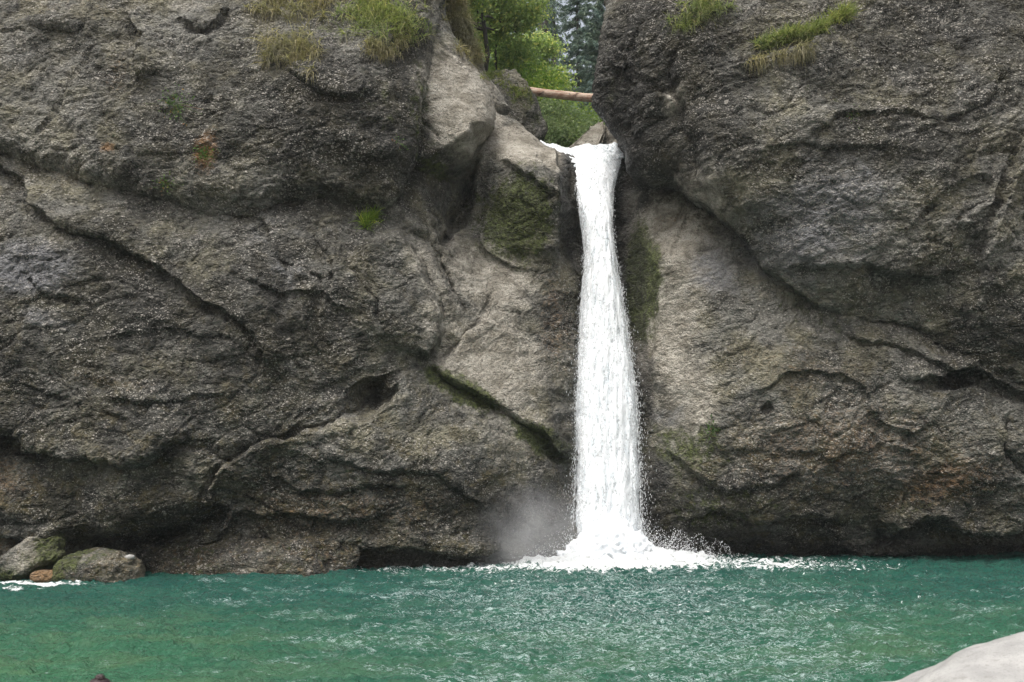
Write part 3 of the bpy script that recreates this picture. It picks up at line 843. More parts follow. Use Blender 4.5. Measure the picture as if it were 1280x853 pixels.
def bark_material(name, c1, c2, scale=1.0):
    k = NT(name)
    co = k.coord((1.0, 6.0, 6.0) if name == 'log_wood' else (6.0, 6.0, 1.0))
    n = k.noise(co, 2.2 * scale, 7, 0.7)
    n2 = k.noise(k.coord(), 5.0, 5, 0.6)
    c = k.mix(k.ramp(n, 0.35, 0.65), c1, c2)
    c = k.mix(k.ramp(n2, 0.58, 0.64, 0, .75), c, rgb(.06, .045, .035))
    bump = k.n('Bump', {'Height': n, 'Strength': 0.8, 'Distance': 0.02})
    b = k.n('BsdfPrincipled', {'Base Color': c, 'Roughness': 0.8, 'Normal': bump.outputs[0]})
    k.link(b.outputs[0], k.out.inputs[0])
    return k.m
M_LOG = bark_material('log_wood', rgb(.26, .14, .09), rgb(.50, .41, .33))
a, b_ = P(655, 113.5, 36.2), P(812, 128, 35.4)
t = np.linspace(0, 1, 40)[:, None]
path = a + (b_ - a) * t + np.array([0, 0, -.05]) * np.sin(t * pi)
rad = .17 + .02 * t[:, 0] + .006 * np.sin(t[:, 0] * 23)
co, f = tube_mesh(path, rad, 20)
co = co + (0.012 * fbm(co * 4, 77, 3))[:, None]
o = mesh_obj('fallen_log', co, tris_quads(f), M_LOG)
tag(o, 'barkless reddish brown log lying across the gap above the waterfall', 'log')

# ------------------------------------------------------------------ pool water
FALL = np.array([P(760, 700, 29.6)[0], 29.6])     # foot of the fall
def water_material():
    k = NT('pool_water')
    co = k.coord()
    foam = k.attr('foam')
    shal = k.attr('shallow')
    st = k.coord((1.0, 1.6, 1.0))
    n1 = k.noise(st, 1.7, 6, 0.62, 0.6)
    n2 = k.noise(st, 6.5, 5, 0.65, 0.8)
    n3 = k.noise(st, 17.0, 3, 0.6, 0.5)
    h = k.math('ADD', k.math('MULTIPLY', n1, 1.0), k.math('ADD', k.math('MULTIPLY', n2, 0.55), k.math('MULTIPLY', n3, 0.18)))
    bump = k.n('Bump', {'Height': h, 'Strength': 1.0, 'Distance': 0.24})
    murk = k.ramp(k.noise(k.coord((.5, 1.2, 1)), 0.7, 4, 0.6, .8), 0.4, 0.65)
    deep = k.mix(murk, rgb(.009, .068, .054), rgb(.018, .092, .067))
    lite = k.mix(murk, rgb(.034, .130, .066), rgb(.070, .150, .070))
    c = k.mix(shal, deep, lite)
    fn = k.noise(k.coord((1.0, 2.6, 1.0)), 3.2, 9, 0.72, 1.2)
    fm = k.ramp(k.math('ADD', foam, k.math('MULTIPLY', k.math('SUBTRACT', fn, 0.5), 2.4)), 0.46, 0.66)
    # sky glints on the ripples, painted into the colour as thin pale lines
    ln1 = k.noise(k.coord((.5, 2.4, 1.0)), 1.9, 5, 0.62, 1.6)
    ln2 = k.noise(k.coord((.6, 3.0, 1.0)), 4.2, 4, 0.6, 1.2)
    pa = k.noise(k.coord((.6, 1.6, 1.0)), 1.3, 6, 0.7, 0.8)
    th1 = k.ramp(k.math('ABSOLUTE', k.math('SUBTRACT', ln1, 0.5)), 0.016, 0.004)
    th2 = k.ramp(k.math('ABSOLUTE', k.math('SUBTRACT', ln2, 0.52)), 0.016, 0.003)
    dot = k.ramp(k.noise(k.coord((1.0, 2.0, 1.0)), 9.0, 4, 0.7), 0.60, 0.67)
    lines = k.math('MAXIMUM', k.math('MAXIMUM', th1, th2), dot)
    lines = k.math('MULTIPLY', lines, k.ramp(k.math('ADD', pa, k.math('MULTIPLY', k.math('SUBTRACT', k.attr('glint'), .5), .36)), 0.47, 0.66))
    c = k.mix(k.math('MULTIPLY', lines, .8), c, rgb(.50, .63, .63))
    c2 = k.mix(fm, c, rgb(.82, .86, .88))
    b = k.n('BsdfPrincipled', {'Base Color': c2, 'Roughness': k.math('ADD', k.math('MULTIPLY', fm, .5), 0.045), 'IOR': 1.42, 'Specular IOR Level': 0.5, 'Normal': bump.outputs[0]})
    k.link(b.outputs[0], k.out.inputs[0])
    return k.m

def build_water():
    # rings of rows: finer near the cliff foot is not needed, one even sheet
    xs = np.concatenate([np.arange(-26, -16, .12), np.arange(-16, 17, .038), np.arange(17, 26, .12)])
    ys = np.concatenate([np.arange(8, 13.5, .12), np.arange(13.5, 32.5, 0.042), np.arange(32.5, 34, .12)])
    X, Y = np.meshgrid(xs, ys)
    r = np.hypot(X - FALL[0], (Y - FALL[1]))
    p = np.stack([X * .7, Y * 1.5, X * 0], -1)
    warp = 0.5 * np.stack([vnoise(p * .5, 1), vnoise(p * .5, 2), 0 * X], -1)
    q = p + warp
    act = 0.75 + .9 * np.exp(-r / 7.0)
    Z = 0.06 * ridged(q * .55, 5, 3) + 0.085 * ridged(q * 1.5, 6, 3) + 0.085 * fbm(q * 3.2, 8, 4, .6)
    Z = Z * act
    # rings moving away from the foot of the fall
    Z += 0.035 * np.sin(r * 3.1 + 1.5 * vnoise(p * .4, 4)) * np.exp(-r / 6.0)
    # the boil of foam
    ex = np.hypot((X - FALL[0]) / 2.3, (Y - FALL[1] + .2) / 1.3)
    boil = np.exp(-ex ** 2)
    Z += boil * (0.38 + 0.28 * np.abs(fbm(np.stack([X, Y, X * 0], -1) * 2.2, 31, 4)))
    ex2 = np.hypot((X - FALL[0] - 1.6) / 6.0, (Y - FALL[1] + .6) / 1.5)
    Z += np.exp(-ex2 ** 2) * 0.14 * ridged(np.stack([X * .8, Y * 1.6, X * 0], -1), 33, 4)
    foam = 1.35 * np.exp(-np.hypot((X - FALL[0]) / 3.9, (Y - FALL[1] + .4) / 2.2) ** 2)
    foam = np.maximum(foam, 0.60 * np.exp(-np.hypot((X - FALL[0] - 4.4) / 5.2, (Y - FALL[1] + 1.0) / 1.7) ** 2))
    foam = np.maximum(foam, 0.52 * np.exp(-np.hypot((X - FALL[0] + 4.8) / 4.6, (Y - FALL[1] + 1.7) / 1.9) ** 2))
    foam = np.maximum(foam, 0.24 * np.exp(-np.hypot((X - FALL[0] - .3) / 9.5, (Y - FALL[1] + 5.0) / 7.5) ** 4))
    # scum line by the boulders at the left
    cl = P(30, 731, 24.5)
    foam = np.maximum(foam, .85 * np.exp(-np.hypot((X - cl[0]) / 2.0, (Y - 24.9) / .33) ** 2))
    foam = np.maximum(foam, .65 * np.exp(-np.hypot((X - cl[0] + .6) / 1.4, (Y - 24.0) / .22) ** 2))
    glint = np.clip(.25 + .75 * np.exp(-np.hypot((X - FALL[0] + .5) / 6.0, (Y - 21) / 9.0) ** 2) + .25 * vnoise(p * .3, 14), 0, 1)  # painted glints lie densest before the fall, as its pale reflection
    shallow = np.clip(sstep(24.5, 15.5, Y) * (0.45 + 0.45 * sstep(-1, -9, X)) + .12 * vnoise(p * .25, 12) + .25 * sstep(3, 9, X) * sstep(26, 20, Y), 0, 1)
    co = np.stack([X, Y, Z], -1).reshape(-1, 3)
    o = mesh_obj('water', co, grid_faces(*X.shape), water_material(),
                 attrs={'foam': ('FLOAT', foam.ravel()), 'shallow': ('FLOAT', shallow.ravel()), 'glint': ('FLOAT', glint.ravel())})
    tag(o, 'rippled turquoise green plunge pool water', kind='structure')
build_water()

# ------------------------------------------------------------------ waterfall
def fall_material(lace):
    k = NT('falling_water_lace' if lace else 'falling_water')
    u = k.attr('across')
    st = k.coord((3.4, 3.4, 0.40))
    sf = k.coord((9.0, 9.0, 1.5))
    n1 = k.noise(st, 1.6, 7, 0.7, 0.8)
    n2 = k.noise(sf, 1.5, 6, 0.75, 0.6)
    n3 = k.noise(k.coord((1, 1, .8)), 16.0, 4, 0.7)
    c = k.mix(k.ramp(n1, 0.33, 0.52), rgb(.70, .77, .83), rgb(.83, .87, .91))
    tr = k.attr('thin')
    cc = k.mix(k.math('MULTIPLY', k.ramp(n2, 0.50, 0.60), tr), c, rgb(.20, .27, .29))
    bump = k.n('Bump', {'Height': k.math('ADD', n1, k.math('ADD', k.math('MULTIPLY', n2, .28), k.math('MULTIPLY', n3, .25))), 'Strength': 0.6, 'Distance': 0.06})
    b = k.n('BsdfPrincipled', {'Base Color': cc, 'Roughness': 0.55, 'Normal': bump.outputs[0], 'Specular IOR Level': 0.4})
    tl = k.n('BsdfTranslucent', {'Color': rgb(.85, .9, .94), 'Normal': bump.outputs[0]})
    mx = k.n('MixShader', {0: 0.12, 1: b.outputs[0], 2: tl.outputs[0]})
    tp_ = k.n('BsdfTransparent')
    base = k.math('ADD', k.math('MULTIPLY', n2, .55), k.math('ADD', k.math('MULTIPLY', n3, .6), k.math('MULTIPLY', n1, .35)))
    thr = k.ramp(u, 0.55 if lace else 0.78, 1.0, 0.60 if lace else 0.12, 1.0)
    al = k.ramp(k.math('SUBTRACT', base, thr), -0.05, 0.14)
    fin = k.n('MixShader', {0: al, 1: tp_.outputs[0], 2: mx.outputs[0]})
    k.link(fin.outputs[0], k.out.inputs[0])
    return k.m
M_FALL, M_LACE = fall_material(False), fall_material(True)
# (py, left px, right px, distance)
FP = np.array([(180.0, 674, 785, 33.7), (181.5, 676, 784, 33.4), (184, 680, 783, 33.1), (193, 688, 782, 32.6), (205, 706, 778, 32.2), (222, 713, 773, 31.9), (245, 719, 769, 31.6), (280, 726, 768, 31.3), (310, 729, 770, 31.1),
               (350, 728, 777, 30.9), (400, 724, 785, 30.7), (450, 721, 792, 30.5), (500, 719, 798, 30.3), (560, 718, 801, 30.1), (620, 716, 803, 29.9), (670, 714, 805, 29.75), (712, 708, 814, 29.6)], float)
def fall_sheet(widen, dy, seed, mat, name, parent, bulge=.55):
    nv, nu = 700, 120
    v = np.linspace(0, 1, nv)
    py = np.interp(v, np.linspace(0, 1, len(FP)) ** 0.9, FP[:, 0])
    py = np.linspace(FP[0, 0], FP[-1, 0], nv)
    L = np.interp(py, FP[:, 0], FP[:, 1]); R_ = np.interp(py, FP[:, 0], FP[:, 2]); D = np.interp(py, FP[:, 0], FP[:, 3])
    for arr in (L, R_, D):
        arr[:] = np.convolve(np.pad(arr, 12, mode='edge'), np.ones(25) / 25, 'valid')
    u = np.linspace(-1, 1, nu)
    Lw, Rw = P(L, py, D), P(R_, py, D)
    mid = (Lw + Rw) / 2
    half = (Rw - Lw) / 2 * widen
    U = u[None, :, None]
    G = mid[:, None] + half[:, None] * U
    low = sstep(190, 300, py)[:, None]
    G[..., 1] += dy - bulge * low * np.sqrt(np.clip(1 - (u[None] ** 2), 0, 1)) + .35 * low * np.abs(u[None]) ** 3
    # displace: long strands pulled down by the fall
    p = G * np.array([1.9, 1.9, 0.30])
    d = 0.09 * fbm(p + seed, 61 + seed, 5, .6) + .018 * fbm(G * np.array([6, 6, 1.2]), 63 + seed, 3, .6)
    hump = (1 - low) * .12 * fbm(G * 2.2, 71, 3)
    G[..., 1] -= d * (0.35 + .65 * low)
    G[..., 2] += hump - (.20 * np.exp(-((u[None] + .25) / .28) ** 2) - .05) * sstep(215, 180, py)[:, None]
    edge_w = .10 * fbm(np.stack([u[None] * 0 + 3 + 0 * py[:, None], py[:, None] * .02 + 0 * u[None], np.sign(u)[None] * 4 + 0 * py[:, None]], -1), 65 + seed, 4)
    G[..., 0] += edge_w * u[None] ** 2 * low
    co = G.reshape(-1, 3)
    across = np.tile(np.abs(u), (nv, 1)) * np.where(py[:, None] < 196, .75, 1)
    thin = np.exp(-((py - 196) / 13.0) ** 2)[:, None] * sstep(.1, .5, u[None]) + .0
    thin = np.clip(thin + 0.6 * np.exp(-((py - 184) / 8.0) ** 2)[:, None], 0, 1) + 0 * u[None]
    return mesh_obj(name, co, grid_faces(nv, nu), mat, parent, attrs={'across': ('FLOAT', across.ravel()), 'thin': ('FLOAT', thin.ravel())})
ft = P(758, 700, 29.6)
fall = empty('waterfall', (0, 0, 0))
tag(fall, 'tall white waterfall dropping through the cleft into the pool', 'waterfall')
fall_sheet(1.04, 0.25, 1, M_FALL, 'water_column', fall)
fall_sheet(1.12, 0.05, 2, M_LACE, 'water_veil', fall)
fall_sheet(1.24, 0.15, 5, M_LACE, 'water_veil', fall, .35)

# droplets
def droplets(name, pts, sizes, stretch=1.6):
    co0, f0 = ICO[1]
    n = len(pts)
    sc = sizes[:, None, None] * np.array([1, 1, 1.0])[None, None]
    st = np.ones((n, 1, 3)); st[:, 0, 2] = 1 + RNG.random(n) * (stretch - 1) * 2
    co = (pts[:, None] + co0[None] * sc * st).reshape(-1, 3)
    f = (f0[None] + (np.arange(n) * len(co0))[:, None, None]).reshape(-1, 3)
    return mesh_obj(name, co, f, M_DROP)
def drop_material():
    k = NT('water_drops')
    b = k.n('BsdfPrincipled', {'Base Color': rgb(.88, .91, .94), 'Roughness': 0.3})
    tl = k.n('BsdfTranslucent', {'Color': rgb(.9, .93, .96)})
    m_ = k.n('MixShader', {0: .2, 1: b.outputs[0], 2: tl.outputs[0]})
    k.link(m_.outputs[0], k.out.inputs[0])
    return k.m
M_DROP = drop_material()
# loose drops along both edges of the fall
n = 4500
py = 230 + 460 * RNG.random(n) ** 0.75
side = np.where(RNG.random(n) < .5, -1, 1)
L = np.interp(py, FP[:, 0], FP[:, 1]); R_ = np.interp(py, FP[:, 0], FP[:, 2]); D = np.interp(py, FP[:, 0], FP[:, 3])
spread = (2 + 9 * ((py - 200) / 500) ** 1.5)
off = RNG.exponential(.45, n) * spread - 3
pxs = np.where(side < 0, L - off, R_ + off * 1.1)
p1 = P(pxs, py, D + RNG.normal(0, .25, n) - .1)
s1 = RNG.uniform(.003, .008, n)
o = droplets('spray', p1, s1, 4.5)
tag(o, 'white drops flying off both edges of the waterfall', kind='stuff')
# drops thrown up at the foot
n = 4500
an = RNG.uniform(0, pi, n)
rr = np.abs(RNG.normal(0, 1, n))
x = FALL[0] + np.sign(RNG.normal(0.25, 1, n)) * (0.9 + 1.25 * rr) 
h = np.abs(RNG.normal(0, .55, n)) * np.exp(-((x - FALL[0]) / 2.8) ** 2) + .05
y = FALL[1] - .3 + RNG.normal(0, .5, n)
p2 = np.stack([x, y, h + .1], -1)
# a few arcs of splash to the right
for cx, hh, nn in ((2.9, .75, 170), (3.6, .55, 110), (2.3, .9, 200), (-1.9, .6, 150), (-1.5, .9, 120)):
    tt = RNG.random(nn)
    px_ = FALL[0] + cx + (tt - .5) * .9 + RNG.normal(0, .04, nn)
    pz_ = .15 + hh * (1 - (2 * tt - 1) ** 2) * RNG.random(nn) ** .3 + RNG.normal(0, .03, nn)
    p2 = np.vstack([p2, np.stack([px_, FALL[1] - .3 + RNG.normal(0, .1, nn), pz_], -1)])
s2 = RNG.uniform(.004, .012, len(p2))
o = droplets('splash', p2, s2, 1.3)
tag(o, 'splashing white drops around the foot of the waterfall', kind='stuff')
# plume of broken water at the foot
def plume():
    k = ICO[6]
    d = k[0]
    q = d * np.array([1.75, .8, 1.0])
    hgt = np.exp(-(q[:, 0] / 1.15) ** 2) * 1.0 + .35
    q[:, 2] = q[:, 2] * hgt
    p = q + np.array([FALL[0] + .05, FALL[1] - .25, .05])
    nz = .22 * np.abs(fbm(p * 2.2, 81, 5, .62)) + .08 * fbm(p * 7, 83, 3)
    p = p + d * nz[:, None]
    hn = np.clip(p[:, 2] / 1.4, 0, 1)
    return mesh_obj('splash_mound', p, k[1], M_FALL, fall, attrs={'across': ('FLOAT', .45 + .45 * hn), 'thin': ('FLOAT', hn * 0)})
plume()

# drifting mist left of the fall
def mist():
    k = NT('mist_air')
    c0 = P(640, 668, 28.6)
    tc = k.n('TexCoord')
    mp = k.n('Mapping', {'Vector': tc.outputs['Object']})
    ln = k.n('VectorMath', {0: mp.outputs[0]}, operation='LENGTH').outputs['Value']
    nz = k.noise(tc.outputs['Object'], 1.6, 4, .6, .4)
    den = k.math('MULTIPLY', k.ramp(ln, 1.0, 0.1), k.ramp(nz, .28, .75))
    den = k.math('MULTIPLY', den, 1.0)
    v = k.n('VolumePrincipled', {'Color': rgb(.93, .95, .98), 'Density': den})
    k.link(v.outputs[0], k.out.inputs['Volume'])
    co, f = ICO[3]
    o = mesh_obj('mist', co, f, k.m)
    o.location = (c0[0] + .2, 28.3, 0.95)
    o.scale = (3.0, 1.0, 2.1)
    tag(o, 'pale mist drifting left of the foot of the waterfall', kind='stuff')
mist()

# thin veils of water running down the wall beside the fall
def trickle(pts, wpx, seed, label):
    pts = np.array(pts, float)
    n_ = 90
    s_ = np.linspace(0, len(pts) - 1, n_)
    px = np.interp(s_, np.arange(len(pts)), pts[:, 0]); py_ = np.interp(s_, np.arange(len(pts)), pts[:, 1]); dd = np.interp(s_, np.arange(len(pts)), pts[:, 2])
    c = P(px, py_, dd)
    u = np.linspace(-1, 1, 14)
    G = c[:, None] + np.stack([u * wpx * 30 / FPX, 0.08 * u ** 2, 0 * u], -1)[None]
    G[..., 1] += .05 * fbm(G * 3, seed, 3)
    o = mesh_obj('trickle', G.reshape(-1, 3), grid_faces(n_, 14), M_LACE, attrs={'across': ('FLOAT', np.tile(.80 + .20 * np.abs(u), (n_, 1)).ravel()), 'thin': ('FLOAT', np.zeros(n_ * 14))})
    tag(o, label, 'trickle')
trickle([(697, 330, 30.4), (686, 345, 30.15), (682, 375, 29.9)], 5, 3, 'thin white trickle on the tan wall under the mossy bulge')

# ------------------------------------------------------------------ ground, hillside
def soil_material(name, c1, c2):
    k = NT(name)
    co = k.coord()
    n = k.noise(co, 1.2, 8, 0.65)
    n2 = k.noise(co, 9.0, 5, 0.7)
    c = k.mix(k.ramp(n, 0.35, 0.65), c1, c2)
    bump = k.n('Bump', {'Height': n2, 'Strength': 1.0, 'Distance': 0.06})
    b = k.n('BsdfPrincipled', {'Base Color': c, 'Roughness': 0.9, 'Normal': bump.outputs[0]})
    k.link(b.outputs[0], k.out.inputs[0])
    return k.m
xs = np.concatenate([np.linspace(-400, -30, 25), np.linspace(-28, 28, 150), np.linspace(30, 400, 25)])
ys = np.concatenate([np.linspace(-400, -22, 25), np.linspace(-20, 36, 150), np.linspace(40, 500, 25)])
X, Y = np.meshgrid(xs, ys)
Z = np.interp(Y, [-400, -4, 0, 3, 6.5, 9, 11.5, 15, 60, 500], [6, 2.8, 2.35, 1.6, .62, .1, -.6, -1.9, -2.2, -2.2])
Z = Z + 26 * sstep(-10, -48, Y) + 24 * sstep(30, 62, np.abs(X)) * sstep(33, 20, Y) * sstep(-300, -200, Y)  # unseen slopes added behind and beside the camera to cut low sky light
Z = Z + .18 * fbm(np.stack([X, Y, 0 * X], -1) * .5, 7, 4) * sstep(60, 20, np.abs(Y)) * np.where(Y < 9, .5, 1)
gnd = mesh_obj('ground', np.stack([X, Y, Z], -1).reshape(-1, 3), grid_faces(*X.shape), soil_material('gravel_ground', rgb(.20, .18, .15), rgb(.36, .33, .29)))
tag(gnd, 'grey gravel shore and pool bed, with unseen slopes added behind the camera', kind='structure')
xs = np.linspace(-90, 90, 240); ys = np.linspace(33.2, 190, 200)
X, Y = np.meshgrid(xs, ys)
cx_ = P(730, 190, 33)[0] + .035 * (Y - 33)
Z = 14.0 + .06 * (Y - 33) + 9.5 * sstep(2.3, 9, np.abs(X - cx_)) + .10 * np.maximum(np.abs(X - cx_) - 9, 0) + .5 * fbm(np.stack([X, Y, 0 * X], -1) * .3, 9, 4)
hill = mesh_obj('hillside', np.stack([X, Y, Z], -1).reshape(-1, 3), grid_faces(*X.shape), soil_material('forest_floor', rgb(.035, .045, .018), rgb(.07, .085, .03)))
tag(hill, 'forest floor of the valley upstream', kind='structure')
# the stream arriving at the lip
xs = np.linspace(-1.9, 1.9, 60); ys = np.linspace(33.45, 60, 160)
X, Y = np.meshgrid(xs, ys)
X2 = X + P(735, 190, 33)[0] + .035 * (Y - 33)
Z = P(735, 186, 33.1)[2] + .03 * (Y - 33.1) + .05 * fbm(np.stack([X2, Y, 0 * X], -1) * 2, 15, 3)
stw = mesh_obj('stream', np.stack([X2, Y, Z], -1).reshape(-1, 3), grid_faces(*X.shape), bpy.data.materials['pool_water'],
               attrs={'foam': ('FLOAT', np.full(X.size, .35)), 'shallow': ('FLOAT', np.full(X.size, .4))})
tag(stw, 'stream water arriving at the waterfall lip', kind='structure')

# ------------------------------------------------------------------ vegetation
def leaf_material(name, c1, c2, c3, tl=0.45):
    k = NT(name)
    g = k.n('NewGeometry')
    r = g.outputs['Random Per Island']
    c = k.mix(k.ramp(r, 0.0, 0.7), c1, c2)
    c = k.mix(k.ramp(r, 0.82, 0.98), c, c3)
    n = k.noise(k.coord(), .9, 3, .6)
    c = k.mix(k.ramp(n, .35, .65, 0.0, .5), c, k.mix(1.0, c, rgb(1.35, 1.2, .75), 'MULTIPLY'))
    d = k.n('BsdfPrincipled', {'Base Color': c, 'Roughness': .6, 'Specular IOR Level': .3})
    t = k.n('BsdfTranslucent', {'Color': k.mix(1.0, c, rgb(1.25, 1.35, .95), 'MULTIPLY')})
    m_ = k.n('MixShader', {0: tl, 1: d.outputs[0], 2: t.outputs[0]})
    k.link(m_.outputs[0], k.out.inputs[0])
    return k.m
M_BEECH = leaf_material('beech_leaves', rgb(.16, .24, .10), rgb(.30, .39, .16), rgb(.56, .56, .22))
M_YOUNG = leaf_material('young_leaves', rgb(.10, .19, .04), rgb(.22, .32, .07), rgb(.42, .45, .10))
M_WILLOW = leaf_material('willow_leaves', rgb(.13, .19, .10), rgb(.21, .28, .16), rgb(.30, .36, .20))
M_SPRUCE = leaf_material('spruce_needles', rgb(.08, .135, .125), rgb(.14, .20, .185), rgb(.20, .26, .235), .15)
M_GRASS = leaf_material('grass_blades', rgb(.11, .15, .055), rgb(.20, .24, .10), rgb(.36, .33, .19))
M_DRY = leaf_material('dry_grass_blades', rgb(.13, .13, .075), rgb(.23, .215, .14), rgb(.38, .35, .26))
M_HERB = leaf_material('herb_leaves', rgb(.05, .10, .035), rgb(.10, .17, .05), rgb(.28, .12, .06))
M_BARK = bark_material('tree_bark', rgb(.035, .03, .027), rgb(.08, .07, .06))

def leaf_cards(cen, size, normals=None, aspect=.6):
    n = len(cen)
    a = RNG.normal(size=(n, 3)); a /= np.linalg.norm(a, axis=1, keepdims=True)
    b = RNG.normal(size=(n, 3)); b -= (a * b).sum(1)[:, None] * a; b /= np.linalg.norm(b, axis=1, keepdims=True)
    s_ = (size * RNG.uniform(.6, 1.3, n))[:, None]
    v = np.stack([cen - a * s_, cen + b * s_ * aspect, cen + a * s_, cen - b * s_ * aspect], 1).reshape(-1, 3)
    return v, np.arange(4 * n).reshape(n, 4)

def join(parts):
    cs, fs, k = [], [], 0
    for co, f in parts:
        cs.append(co); fs.append(f + k); k += len(co)
    return np.vstack(cs), np.vstack(fs)

def broadleaf(base, height, crown_r, seed, mat, label, leaves=16000, leaf=.07, low=.25, trunk_r=.16, name='beech_tree', cat='tree', lean=0.0, group=None, droop=0.0):
    rg = np.random.default_rng(seed)
    root = empty(name, base)
    tag(root, label, cat, group)
    parts, tips = [], []
    def limb(p0, d, ln, r0, lev):
        nseg = 6
        pts = [p0]
        dd = d.copy()
        for _ in range(nseg):
            dd = dd + rg.normal(0, .13, 3) + np.array([0, 0, .04 - droop * (lev > 0)])
            dd /= np.linalg.norm(dd)
            pts.append(pts[-1] + dd * ln / nseg)
        pts = np.array(pts)
        rad = np.linspace(r0, r0 * .45 if lev else r0 * .25, nseg + 1)
        co, f = tube_mesh(pts, rad, 7 if lev < 2 else 4, cap=False)
        parts.append((co, f))
        if lev >= 1:
            for q in pts[2:]:
                tips.append((q, ln * .35))
        if lev < 3:
            nb = (16 if lev == 0 else 5)
            for k in range(nb):
                t = rg.uniform(low if lev == 0 else .3, 1.0)
                i = t * nseg
                i0 = min(int(i), nseg - 1)
                q = pts[i0] + (pts[i0 + 1] - pts[i0]) * (i - i0)
                ang = rg.uniform(0, 2 * pi)
                el = rg.uniform(.0, .7)
                nd = np.array([cos(ang) * cos(el), sin(ang) * cos(el), sin(el)])
                if lev > 0: nd = nd * .7 + dd * .6
                nd /= np.linalg.norm(nd)
                if lev == 0:
                    l2 = crown_r * (1.15 - .75 * (t - low) / (1 - low)) * rg.uniform(.7, 1.1)
                else:
                    l2 = ln * rg.uniform(.35, .6)
                limb(q, nd, l2, max(rad[i0] * .5, .008), lev + 1)
    limb(np.zeros(3), np.array([lean, 0, 1.0]), height, trunk_r, 0)
    co, f = join(parts)
    mesh_obj('trunk', co, f, M_BARK, root)
    T = np.array([q for q, _ in tips])
    pick = rg.integers(0, len(T), leaves)
    cen = T[pick] + rg.normal(0, .42, (leaves, 3)) * np.array([1, 1, .6])
    v, fc = leaf_cards(cen, leaf)
    mesh_obj('crown', v, fc, mat, root, smooth=False)
    return root

def spruce(base, height, rad, seed, label, group, dens=1.0, name='spruce_tree', first=.12):
    rg = np.random.default_rng(seed)
    root = empty(name, base)
    tag(root, label, 'tree', group)
    path = np.stack([np.zeros(12), np.zeros(12), np.linspace(0, height, 12)], -1)
    path[:, :2] += rg.normal(0, .03, (12, 2))
    co, f = tube_mesh(path, np.linspace(height * .007 + .04, .02, 12), 8, cap=False)
    mesh_obj('trunk', co, f, M_BARK, root)
    cen, ax = [], []
    z = height * first
    while z < height * .99:
        k = 1 - z / height
        nb = rg.integers(5, 8)
        for _ in range(nb):
            a = rg.uniform(0, 2 * pi)
            ln = rad * (k ** .8) * rg.uniform(.65, 1.1) + .15
            n_ = int(ln * 60 * dens) + 6
            t = rg.random(n_)
            drop = -.25 * ln * t ** 1.3 + .10 * ln * t ** 3
            sw = rg.normal(0, .13, n_) * (1 - t * .5) * ln * .55
            x = np.cos(a) * ln * t - np.sin(a) * sw
            y = np.sin(a) * ln * t + np.cos(a) * sw
            zz = z + drop - np.abs(rg.normal(0, .12, n_)) * (1 + 1.0 * (rg.random(n_) < .3))
            cen.append(np.stack([x, y, zz], -1))
            d = np.stack([np.cos(a) + 0 * t - .0, np.sin(a) + 0 * t, -.35 - .9 * rg.random(n_)], -1) + rg.normal(0, .35, (n_, 3))
            ax.append(d / np.linalg.norm(d, axis=1, keepdims=True))
        z += height * .018 + .08
    cen, ax = np.vstack(cen), np.vstack(ax)
    n_ = len(cen)
    b = rg.normal(size=(n_, 3)); b = np.cross(ax, b); b /= np.linalg.norm(b, axis=1, keepdims=True)
    ln = rg.uniform(.14, .34, n_)[:, None]; wd = .045
    v = np.stack([cen - b * wd, cen + b * wd, cen + ax * ln], 1).reshape(-1, 3)
    mesh_obj('crown', v, np.arange(3 * n_).reshape(n_, 3), M_SPRUCE, root, smooth=False)
    return root

def ground_z(x, y):
    cx_ = P(730, 190, 33)[0] + .035 * (y - 33)
    t_ = min(max((abs(x - cx_) - 2.3) / 6.7, 0), 1)
    return 14.0 + .06 * (y - 33) + 9.5 * t_ * t_ * (3 - 2 * t_) + .10 * max(abs(x - cx_) - 9, 0) - .2

def at(px, y):
    x = float(P(px, 100, y)[0])
    return (x, y, ground_z(x, y))

b0 = at(588, 44); broadleaf(b0, 15, 5.0, 3, M_BEECH, 'leafy green beech crown nearest the grassy shoulder at left of gap', 70000, .10, .1, .16, group='broadleaf trees upstream')
b0 = at(628, 48); broadleaf(b0, 13, 4.2, 4, M_BEECH, 'yellow green beech behind the mossy upstream boulder', 60000, .10, .1, .14, group='broadleaf trees upstream')
b0 = at(660, 53); broadleaf(b0, 15, 4.0, 9, M_BEECH, 'green beech left of the dark trunks, middle of the gap', 45000, .10, .15, .13, group='broadleaf trees upstream')
b0 = at(709, 43); broadleaf(b0, 9.4, 2.3, 14, M_YOUNG, 'slender young tree with bright leaves in front of the spruces', 9000, .085, .15, .05, name='young_tree', group='broadleaf trees upstream')
b0 = at(736, 44); broadleaf(b0, 6.6, 1.8, 15, M_YOUNG, 'small bright sapling below right end of the log', 7000, .085, .15, .045, name='young_tree', group='broadleaf trees upstream')
c0 = P(700, 200, 39.5); broadleaf((c0[0], 39.5, 14.6), 4.4, 2.4, 16, M_WILLOW, 'soft grey green willow bush under the log', 34000, .06, .05, .04, name='willow_bush', cat='bush', droop=.03)
c0 = P(676, 200, 41); broadleaf((c0[0], 41, 15.0), 4.6, 2.0, 18, M_WILLOW, 'grey green bush behind the mossy upstream boulder', 34000, .06, .05, .04, name='willow_bush', cat='bush', droop=.03)
for px, y, h_, r_, sd_, lb in ((752, 62, 27, 4.2, 1, 'tall blue green spruce at right of the gap'), (722, 68, 30, 4.0, 2, 'dark spruce right of the bare trunks'), (690, 80, 30, 3.6, 5, 'distant spruce between the beeches'),
                               (770, 74, 30, 4.2, 6, 'spruce half hidden behind the right cliff block'), (650, 84, 33, 4.2, 7, 'distant spruce behind the beeches')):
    spruce(at(px, y), h_, r_, sd_, lb, 'spruces upstream', dens=2.0)
